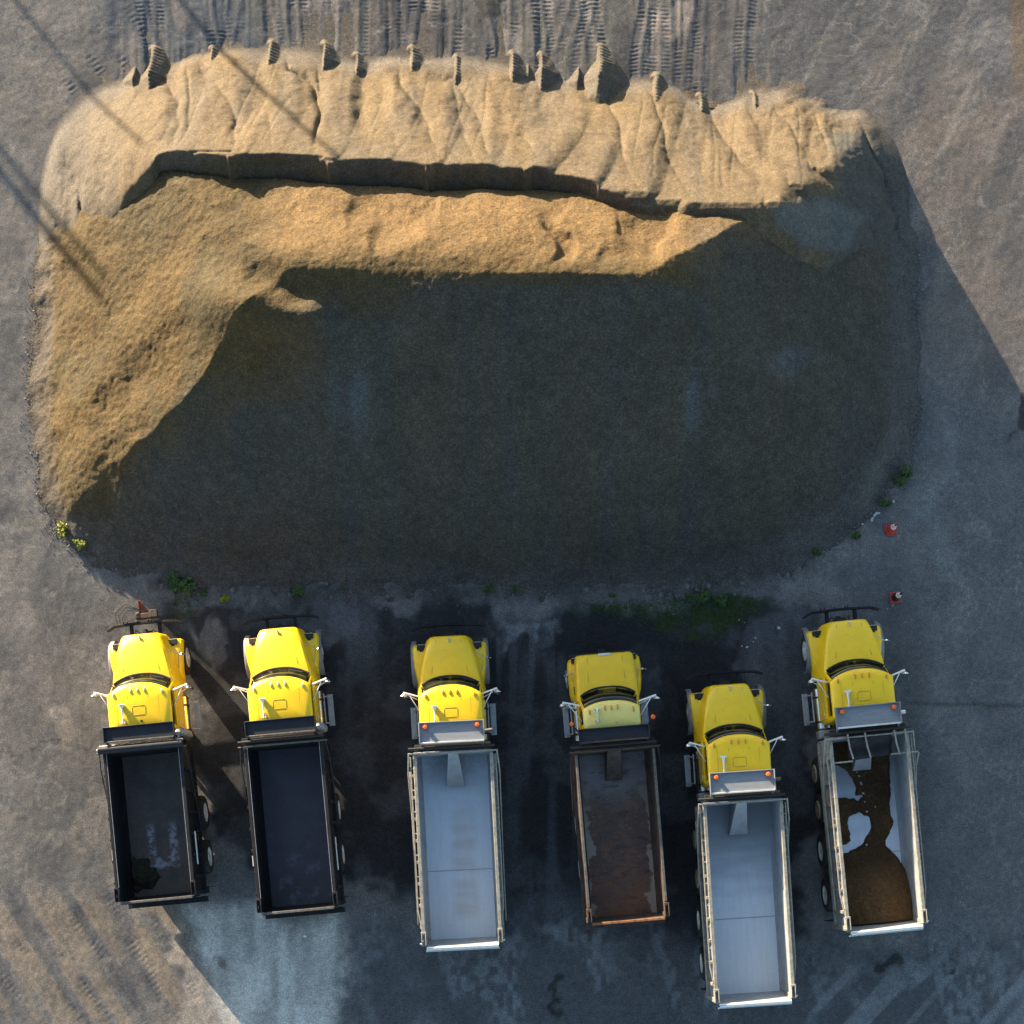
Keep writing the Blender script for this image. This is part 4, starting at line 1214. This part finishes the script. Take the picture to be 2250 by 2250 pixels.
    m.build('shield_edge', {'silver': M['silver'], 'black': M['rust_rail'], 'rusty': M['rust']}[style], sh, bev=.008)
    m = MB(); m.box((0, .12, hb + .0), (sw_ * 2 + .34, .20, .10)); m.box((0, .15, hb + .06), (sw_ * 2 + .3, .02, .03))
    m.build('shield_gutter', M['black'] if style != 'silver' else M['chassis'], root, bev=.01)
    if style != 'black':
        for s in (-1, 1):
            bx, by, bz = (s * (sw_ - .18), ya - .13, zs + .03) if style == 'silver' else (s * 1.17, .80 if s > 0 else .78, 2.72)
            m = MB(); m.lathe([(.072, 0), (.076, .02), (.072, .03), (.001, .03)], (bx, by, bz), 'Z', 18)
            if style == 'rusty': m.bar((bx, by, bz), (s * .9, by - .35, bz - .05), .05, .04)
            bb = m.build('beacon', M['chassis'], root)
            m = MB(); m.lathe([(.066, .03), (.066, .09), (.05, .115), (.001, .12)], (bx, by, bz), 'Z', 18)
            m.build('beacon_lens', M['beacon'], bb)
    # ---- tarp gear
    m = MB()
    zt = hb + .16
    if T['tarp'] == 'roll':
        m.tube([(-1.22, .04, zt), (1.18, .04, zt)], .115, 16)
        tp = m.build('tarp_roll', M['navy'], root)
        m = MB(); m.tube([(-1.26, .04, zt), (-1.20, .04, zt)], .05, 10); m.tube([(-1.2, .16, zt - .06), (1.2, .16, zt - .06)], .022, 8)
        m.build('roll_axle', M['silver'], tp)
    else:
        m.tube([(-1.27, .10, zt - .03), (1.2, .10, zt - .03)], .035, 10)
        tp = m.build('tarp_roll', M['chassis'], root)
    for s in (-1, 1):
        m = MB(); x = s * (wi + .21)
        yf_ = -.02
        if style == 'silver':
            m.tube([(s * (wi + .20), yf_, hb + .14), (x + s * .04, -.6, hb - .05), (x + s * .02, -2.35, hb - .85)], .022, 8)
        else:
            m.tube([(s * (wi + .16), yf_, hb + .08), (x, -.5, hb - .1), (x, -2.35, hb - 1.0)], .018, 8)
        m.build('tarp_arm', rail_m if style == 'silver' else M['chassis'], root)
    m = MB(); m.tube([(-wi - .22, yf_ - .02, hb + .12), (wi + .22, yf_ - .02, hb + .12)], .022, 8)
    m.build('tarp_bow', M['rail'] if style == 'silver' else (M['rust_rail'] if style == 'black' else M['rust']), root)
    if T.get('tarp_flap'):
        # loose flap and ribs hanging over the front of the bed
        m = MB(); rings = []
        for k in range(9):
            t = k / 8; y = .02 - .72 * t; z = hb + .10 - .22 * t + .05 * math.sin(t * 9)
            rings.append([Vector((-.60 + 1.25 * j / 10, y + .06 * (j / 10), z + .025 * math.sin(j * 1.3 + t * 4))) for j in range(11)])
        m.loft(rings, closed=False)
        fl = m.build('tarp_flap', M['black'], root); q = fl.modifiers.new('solid', 'SOLIDIFY'); q.thickness = .015
        for x0 in (-.62, -.12, .72, 1.02):
            MB().tube([(x0, .05, hb + .16), (x0 + .04, -.32, hb + .12), (x0 + .14, -.66, hb + .0)], .026, 8).build('tarp_rib', M['rail'], root)
        MB().tube([(-1.08, -.72, hb + .0), (-.5, -.72, hb + .0)], .025, 8).build('tarp_rod', M['rail'], root)
        MB().tube([(.60, -.62, hb + .0), (1.36, -.62, hb + .02), (1.40, -.66, hb + .0), (1.32, -1.0, hb - .1), (1.28, -2.6, hb - .6)], .022, 8).build('tarp_arm_bent', M['rail'], root)
    return root


FM = {k: floor_mat(k) for k in ('galvanised', 'streaked', 'dirty black', 'blue black', 'wet rusty')}
R_ = math.radians
TR = [
    dict(anchor=at(313, 1645, 2.78), rot=R_(5.4), cab='new', style='black', bed_len=4.22, axles=(-1.86, -3.20), lens='lensw', exhaust='stack', bumper=True, plough_hitch=True, tarp='roll', floor_mat=FM['dirty black'], no_right_flare=True,
         roof_knob=(.04, .80, 'chassis'), label='yellow dump truck with rusty plough hitch on its nose and short scratched black bed'),
    dict(anchor=at(622, 1632, 2.78), rot=R_(5.2), cab='new', style='black', bed_len=4.70, axles=(-1.95, -3.30), lens='lensw', exhaust='stack', bumper=True, tarp='rod', floor_mat=FM['blue black'],
         roof_knob=(-.30, .64, 'white'), label='yellow dump truck with a clean empty blue black bed, second from the left'),
    dict(anchor=at(995, 1650, 2.78), rot=R_(2.9), cab='new', style='silver', bed_len=5.45, axles=(-1.0, -2.2, -3.45, -4.75), lens='amber', exhaust='side', pipe='rust', bumper=True, tarp='rod', floor_mat=FM['galvanised'],
         label='yellow dump truck with empty silver bed stained brown, left of the pale roofed truck'),
    dict(anchor=at(1350, 1644, 2.70), rot=R_(4.7), cab='old', style='rusty', bed_len=4.85, axles=(-2.05, -3.40), lens='amber', exhaust='none', bumper=False, tarp='rod', floor_mat=FM['wet rusty'], rim_h=2.70,
         roof_knob=(.12, .74, 'chrome'), label='older yellow dump truck with pale cab roof, square hood and wet rusty brown bed'),
    dict(anchor=at(1631, 1759, 2.78), rot=R_(3.7), cab='new', style='silver', bed_len=5.65, axles=(-1.0, -2.2, -3.45, -4.75), lens='amber', exhaust='side', pipe='rust', bumper=True, tarp='rod', floor_mat=FM['streaked'],
         label='yellow dump truck with empty silver bed, parked furthest back and lowest in the row'),
    dict(anchor=at(1907, 1614, 2.78), rot=R_(5.5), cab='new', style='silver', bed_len=5.45, axles=(-.88, -1.97, -3.22, -4.55), lens='amber', exhaust='side', pipe='silver', bumper=True, tarp='rod', tarp_flap=True, floor_mat=FM['streaked'],
         label='yellow dump truck whose silver bed carries brown gravel, rightmost near the cones'),
]
roots = [make_truck(t) for t in TR]

# ---- gravel lying in the last truck's bed
def to_local(root_t, px, py, h):
    p = at(px, py, h); a = root_t['anchor']; c, s = math.cos(root_t['rot']), math.sin(root_t['rot'])
    dx, dy = p.x - a.x, p.y - a.y
    return (dx * c + dy * s, -dx * s + dy * c)


t6 = TR[5]
def z7(P): return [to_local(t6, 1740 + x / 4.39, 1650 + y / 4.39, 1.5) for x, y in P]
holes = [z7([(380, 130), (450, 150), (530, 200), (580, 280), (600, 350), (605, 430), (560, 445), (480, 440), (400, 430)]),
         z7([(560, 640), (650, 605), (740, 650), (752, 730), (740, 800), (690, 880), (610, 940), (540, 978), (440, 1000), (450, 930), (530, 905), (580, 870), (575, 800), (545, 760), (540, 690)]),
         z7([(610, 445), (680, 415), (690, 440), (640, 475)])]
right = [(1.3, -.4), (.93, -.4), (.89, -1.2), (.83, -1.9), (.80, -2.3), (.84, -2.5), (.80, -2.75), (.63, -3.02), (.60, -3.2), (.76, -3.42), (.99, -3.9), (1.3, -3.9)]
lx = np.arange(-1.05, 1.052, .022); ly = np.arange(-5.44, -.06, .022)
LX, LY = np.meshgrid(lx, ly)
jit = (fbm(LX * 3.5, LY * 3.5, 4, 400) - .5) * .22
hh = np.full(LX.shape, .05)
dmin = np.full(LX.shape, 9.0)
for P in holes + [right]:
    dmin = np.minimum(dmin, -poly_sd(LX, LY, P))
dmin = dmin + jit * .6
hh = .07 * sstep(0, .12, dmin) - .03 * sstep(0.03, 0, dmin) - .05 * sstep(0, -.05, dmin)
mound = sstep(-3.25, -4.6, LY + .35 * (LX / .95) ** 2 * 0.8)
hh = hh + mound * (.50 - .14 * (LX / 1.0) ** 2)
hh = hh + sstep(0, .1, dmin) * ((fbm(LX * 4, LY * 4, 4, 410) - .5) * .07 + (vnoise(LX * 18, LY * 18, 415) - .5) * .03)
wlim = np.where(hh < .32, .97 + .09 * np.clip(hh, 0, .32) / .32, 1.06)
keep = (hh > -.02) & (np.abs(LX) < wlim + .03)
cl = np.empty(LX.shape + (3,)); cl[:] = (0.050, 0.027, 0.012)
cl = lerp(cl, (0.085, 0.047, 0.018), sstep(.4, .7, fbm(LX * 2, LY * 2, 4, 420)) * .7)
cl = lerp(cl, (0.10, 0.058, 0.022), mound * .5)
M['load'] = soil_mat('brown load gravel', 30, 0.5, 0.45, lumps=.3)
ld = grid_mesh('gravel_load', lx, ly, hh + ZF, keep, M['load'], cl)
ld.location = (t6['anchor'].x, t6['anchor'].y, 0); ld.rotation_euler = (0, 0, t6['rot'])
tag(ld, 'brown gravel remainder with bare patches lying in the silver bed of the rightmost truck', 'gravel load')

# clumps of clay in that load
cb = 0
for (x, y) in ((605, 178), (625, 205), (648, 240), (664, 305), (672, 320), (688, 408), (702, 490), (722, 585), (805, 538), (720, 905)):
    l = to_local(t6, 1740 + x / 4.39, 1650 + y / 4.39, 1.55)
    m = MB(); r = random.uniform(.018, .034)
    bmesh.ops.create_icosphere(m.bm, subdivisions=2, radius=r)
    for v in m.bm.verts: v.co += Vector((random.uniform(-1, 1), random.uniform(-1, 1), random.uniform(-1, 1))) * r * .22; v.co.x *= random.uniform(.95, 1.2)
    o = m.build('pebble', M['stone'], None)
    c, s = math.cos(t6['rot']), math.sin(t6['rot'])
    o.location = (t6['anchor'].x + l[0] * c - l[1] * s, t6['anchor'].y + l[0] * s + l[1] * c, ZF + .10)
    tag(o, 'small pale pebble on the brown gravel in the rightmost truck bed', 'pebble', 'pale pebbles in the gravel load')

# mouldy soil heap in the first truck's bed
t1 = TR[0]
cx, cy = to_local(t1, 150 + 395 / 2.575, 1300 + 1600 / 2.575, 1.5)
lx = np.arange(-.92, .45, .025); ly = np.arange(-4.18, -2.7, .025)
LX, LY = np.meshgrid(lx, ly)
d = np.hypot((LX - cx) / .62, (LY - cy) / .62) + (fbm(LX * 3, LY * 3, 4, 430) - .5) * .7
hh = .20 * sstep(1.0, .2, d) - .02 + (fbm(LX * 7, LY * 7, 3, 431) - .5) * .05
hp = grid_mesh('soil_heap', lx, ly, hh + ZF, (hh > -.03) & (np.abs(LX) < .93), M['dirt'])
hp.location = (t1['anchor'].x, t1['anchor'].y, 0); hp.rotation_euler = (0, 0, t1['rot'])
tag(hp, 'small mossy soil heap in the rear left corner of the leftmost truck bed', 'soil heap')

# ================================================================== CONES
def cone(px, py, rz, dull):
    a = at(px, py)
    r = empty('traffic_cone', (a.x, a.y, 0), rz)
    m = MB(); rings = []
    for k, z, w in ((0, .035, .165), (1, .055, .158), (2, .065, .13)):
        pts = []
        for q in range(4):
            for e in (-1, 0, 1):
                ang = math.pi / 4 + q * math.pi / 2 + e * .13
                rr = w * (1.41 if e == 0 else 1.36)
                pts.append(Vector((rr * math.cos(ang), rr * math.sin(ang), z)))
        rings.append(pts)
    rings.insert(0, [Vector((p.x, p.y, .004)) for p in rings[0]])
    m.loft(rings); m.build('base', M['cone_dull'], r)
    m = MB(); m.lathe([(.135, .06), (.128, .09), (.03, .70), (.027, .71), (.018, .70), (.016, .6)], (0, 0, 0), 'Z', 24)
    m.build('cone_body', M['cone_dark'] if dull else M['cone'], r)
    for z0, z1 in ((.38, .50), (.54, .63)):
        def rad(z): return .128 + (.03 - .128) * (z - .09) / .61 + .003
        m = MB(); m.lathe([(rad(z0) - .004, z0), (rad(z0), z0 + .002), (rad(z1), z1 - .002), (rad(z1) - .004, z1)], (0, 0, 0), 'Z', 24)
        m.build('reflective_collar', M['collar'], r)
    return r


tag(cone(1955.8, 1164.5, R_(20), False), 'bright orange red traffic cone with two white collars, upper one by the pile', 'traffic cone', 'traffic cones right of the pile')
tag(cone(1966.8, 1313, R_(8), True), 'dull dark traffic cone with white collars just above the rightmost truck', 'traffic cone', 'traffic cones right of the pile')

# ================================================================== WEEDS
def weed(px, py, r, n, mat, label, h=.25, seed=0):
    random.seed(seed)
    a = at(px, py)
    m = MB()
    stems = max(4, n // 16)
    for s in range(stems):
        ang = random.uniform(0, 2 * math.pi); rr = r * math.sqrt(random.random()) * .8
        bx, by = rr * math.cos(ang) * .5, rr * math.sin(ang) * .5
        tx, ty, tz = rr * math.cos(ang), rr * math.sin(ang), h * random.uniform(.5, 1.1)
        m.bar((bx, by, -.05), (tx, ty, tz), .008, .008)
        for k in range(n // stems):
            t = random.uniform(.25, 1.05)
            c = Vector((bx + (tx - bx) * t, by + (ty - by) * t, tz * t))
            la = random.uniform(0, 2 * math.pi); L = random.uniform(.07, .14) * (r / .2) ** .5; W = L * random.uniform(.22, .36)
            d = Vector((math.cos(la), math.sin(la), random.uniform(-.2, .5))).normalized(); sd_ = d.cross(Vector((0, 0, 1))).normalized()
            q = [c, c + d * L * .5 + sd_ * W + Vector((0, 0, .01)), c + d * L - Vector((0, 0, L * .25)), c + d * L * .5 - sd_ * W + Vector((0, 0, .01))]
            vs = [m.bm.verts.new(p) for p in q]; m.bm.faces.new(vs)
    o = m.build('weed', mat, None, smooth=False)
    o.location = (a.x, a.y, 0.02)
    tag(o, label, 'weed', 'weeds along the foot of the pile')
    return o


weed(140, 1166, .20, 200, M['leaf_lit'], 'bright yellow green weed, upper of two at the left foot of the pile', seed=1)
weed(178, 1193, .22, 230, M['leaf_lit'], 'bright yellow green weed, lower of two at the left foot of the pile', seed=2)
weed(385, 1279, .30, 260, M['leaf'], 'dark green bushy weed above the leftmost truck', .32, 3)
weed(415, 1290, .24, 200, M['leaf'], 'dark green weed touching the bushy one above the leftmost truck', .3, 4)
weed(448, 1306, .13, 70, M['leaf'], 'tiny dark weed between the bushy weed and the light green one', .15, 18)
weed(495, 1314, .14, 90, M['leaf_lit'], 'small light green weed above the gap between the two leftmost trucks', .15, 5)
weed(655, 1290, .28, 150, M['leaf'], 'low dark weed above the second truck from the left', .15, 6)
weed(745, 1297, .18, 60, M['leaf'], 'sparse dull weed right of the low weed above the second truck', .1, 19)
weed(1074, 1296, .14, 100, M['leaf'], 'small green weed at the middle of the pile foot', .2, 7)
weed(1130, 1294, .14, 60, M['leaf'], 'sparse weed just right of the middle of the pile foot', .12, 8)
weed(1341, 1265, .12, 80, M['leaf'], 'single small green weed growing up on the pile slope', .2, 9)
weed(1345, 1305, .14, 80, M['leaf'], 'small light weed below the one on the pile slope', .15, 10)
weed(1513, 1311, .14, 90, M['leaf'], 'green weed leftmost of the three at the moss patch', .25, 11)
weed(1546, 1318, .24, 200, M['leaf'], 'tall green weed middle of the three at the moss patch', .35, 12)
weed(1584, 1320, .22, 160, M['leaf'], 'green weed rightmost of the three at the moss patch', .3, 13)
weed(1986, 1043, .22, 220, M['leaf'], 'leafy green weed highest on the right foot of the pile', .35, 14)
weed(1972, 1060, .18, 160, M['leaf'], 'green weed just below the leafy one on the right foot of the pile', .3, 15)
weed(1942, 1108, .20, 110, M['leaf'], 'sparse green weed beside the upper cone among pale stones', .2, 16)
weed(1877, 1178, .17, 110, M['leaf'], 'green weed left of and below the upper cone', .25, 17)
weed(1793, 1214, .20, 80, M['leaf'], 'sparse low weed on the lower right corner of the pile foot', .15, 20)
# moss patch: ground cover of tiny leaves
random.seed(50)
m = MB()
for k in range(2600):
    px = random.gauss(1545, 75); py = 1318 + abs(random.gauss(0, 34)) - abs(px - 1560) * .05
    if random.random() < .25: px = random.gauss(1360, 50); py = random.gauss(1335, 10)
    if random.random() < .12: px = random.gauss(408, 22); py = random.gauss(1320, 22)
    a = at(px, py); la = random.uniform(0, 2 * math.pi); L = random.uniform(.03, .08)
    d = Vector((math.cos(la), math.sin(la), random.uniform(.1, .9))).normalized(); sd_ = d.cross(Vector((0, 0, 1))).normalized() * L * .22
    vs = [m.bm.verts.new(p) for p in (a + sd_, a + d * L, a - sd_)]; m.bm.faces.new(vs)
o = m.build('ground_cover', M['moss'], None, smooth=False); o.location.z = .015
tag(o, 'thin dark green grass and moss on the wet ground at the pile foot', 'grass', kind='stuff')

# ================================================================== STONES AND SCRAPS
def stone(px, py, r, mat, label, group=None, name='stone', cat='stone', flat=.6):
    a = at(px, py)
    m = MB(); bmesh.ops.create_icosphere(m.bm, subdivisions=2, radius=r)
    for v in m.bm.verts:
        v.co *= 1 + random.uniform(-.22, .22); v.co.z *= flat; v.co.x *= 1.3
    o = m.build(name, M[mat], None, ang=25)
    o.location = (a.x, a.y, r * flat * .55 + .01); o.rotation_euler = (0, 0, random.uniform(0, 6))
    tag(o, label, cat, group)


random.seed(77)
stone(1711, 1380, .045, 'stone', 'pale stone on the wet asphalt left of the rightmost truck')
stone(1641, 1422, .03, 'stone', 'pale chip at the edge of the dry patch above the lowest truck')
for (px, py) in ((1921, 1133), (1926, 1128), (1917, 1139), (1915, 1143), (1931, 1128), (1895, 1152), (1962, 1102)):
    stone(px, py, random.uniform(.025, .045), 'stone', 'pale rubble stone near the upper cone at the pile foot', 'pale rubble by the upper cone', 'rubble_stone')
for (px, py) in ((1630, 1420), (1655, 1410), (1660, 1402), (1624, 1362), (1636, 1368), (1480, 1350), (1950, 1338), (1962, 1330)):
    stone(px, py, random.uniform(.012, .022), 'stone', 'tiny pale chip on the asphalt around the right trucks', 'tiny chips on the asphalt', 'chip')
for k in range(70):
    t = random.random()
    px = 330 + 1430 * t; py = 1296 + random.gauss(0, 12) - max(0, px - 1600) * .3
    stone(px, py, random.uniform(.03, .075), 'stone_dark', 'grey rubble stone in the churned strip along the lower foot of the pile', 'rubble along the pile foot', 'rubble_stone')
# loose gravel that rolled off the pile on to the yard
random.seed(99)
m = MB()
foot = [(85, 560), (76, 780), (82, 1040), (120, 1165), (215, 1235), (330, 1275), (520, 1296), (800, 1304), (1100, 1306), (1400, 1302), (1600, 1286), (1740, 1254), (1850, 1184), (1930, 1114), (1985, 1034), (2012, 930), (2018, 800), (2012, 650), (2000, 520)]
for k in range(2600):
    i = random.randrange(len(foot) - 1); t = random.random()
    ax, ay = foot[i]; bx, by = foot[i + 1]
    nx_n, ny_n = by - ay, -(bx - ax); L = math.hypot(nx_n, ny_n)
    off = -abs(random.gauss(0, 1)) ** 1.3 * 13 + 6
    px = ax + (bx - ax) * t + nx_n / L * off; py = ay + (by - ay) * t + ny_n / L * off
    a = at(px, py); r = random.uniform(.012, .03) * (1.8 if random.random() < .06 else 1)
    q = [a + Vector((r * math.cos(w + random.uniform(-.4, .4)), r * math.sin(w), random.uniform(0, r * .5))) for w in (0, 1.57, 3.14, 4.71)]
    top = m.bm.verts.new(a + Vector((random.uniform(-r, r) * .3, random.uniform(-r, r) * .3, r * random.uniform(.8, 1.2))))
    vs = [m.bm.verts.new(p) for p in q]
    for e in range(4): m.bm.faces.new((vs[e], vs[(e + 1) % 4], top))
o = m.build('spilled_gravel', M['stone_dark'], None, smooth=False); o.location.z = .012
tag(o, 'loose gravel spilled along the foot of the pile', 'gravel', kind='stuff')
stone(670, 2057, .04, 'litter', 'small white scrap lying on the pale aisle below the second truck', name='scrap', cat='scrap', flat=.3)
stone(165, 669, .05, 'litter', 'tiny white scrap at the left edge of the pile', name='scrap', cat='scrap', flat=.4)

# ================================================================== JUST OUTSIDE THE FRAME: what throws the long shadows at the upper left
def pole(x, y, h, r, label):
    m = MB(); m.tube([(0, 0, -.3), (0, 0, h * .5), (0, 0, h)], r, 14, r * .8)
    o = m.build('utility_pole', M['wood'], None); o.location = (x, y, 0)
    tag(o, label, 'pole', 'poles north west of the yard')


ux, uy = math.sin(SUN_AZ), math.cos(SUN_AZ)
def back(px, py, t):
    a = at(px, py); return a.x + ux * t, a.y + uy * t
pole(*back(472, 95, 26), 8.5, .09, 'slim wooden pole beyond the top of the pile')
pole(*back(215, 227, 30), 7.6, .07, 'slimmest wooden pole beyond the upper left pile corner')
pole(*back(18, 400, 34), 7.4, .17, 'thick wooden pole off the left edge of the yard, nearer one')
pole(*back(60, 402, 38), 8.0, .13, 'thick wooden pole off the left edge of the yard, farther one')
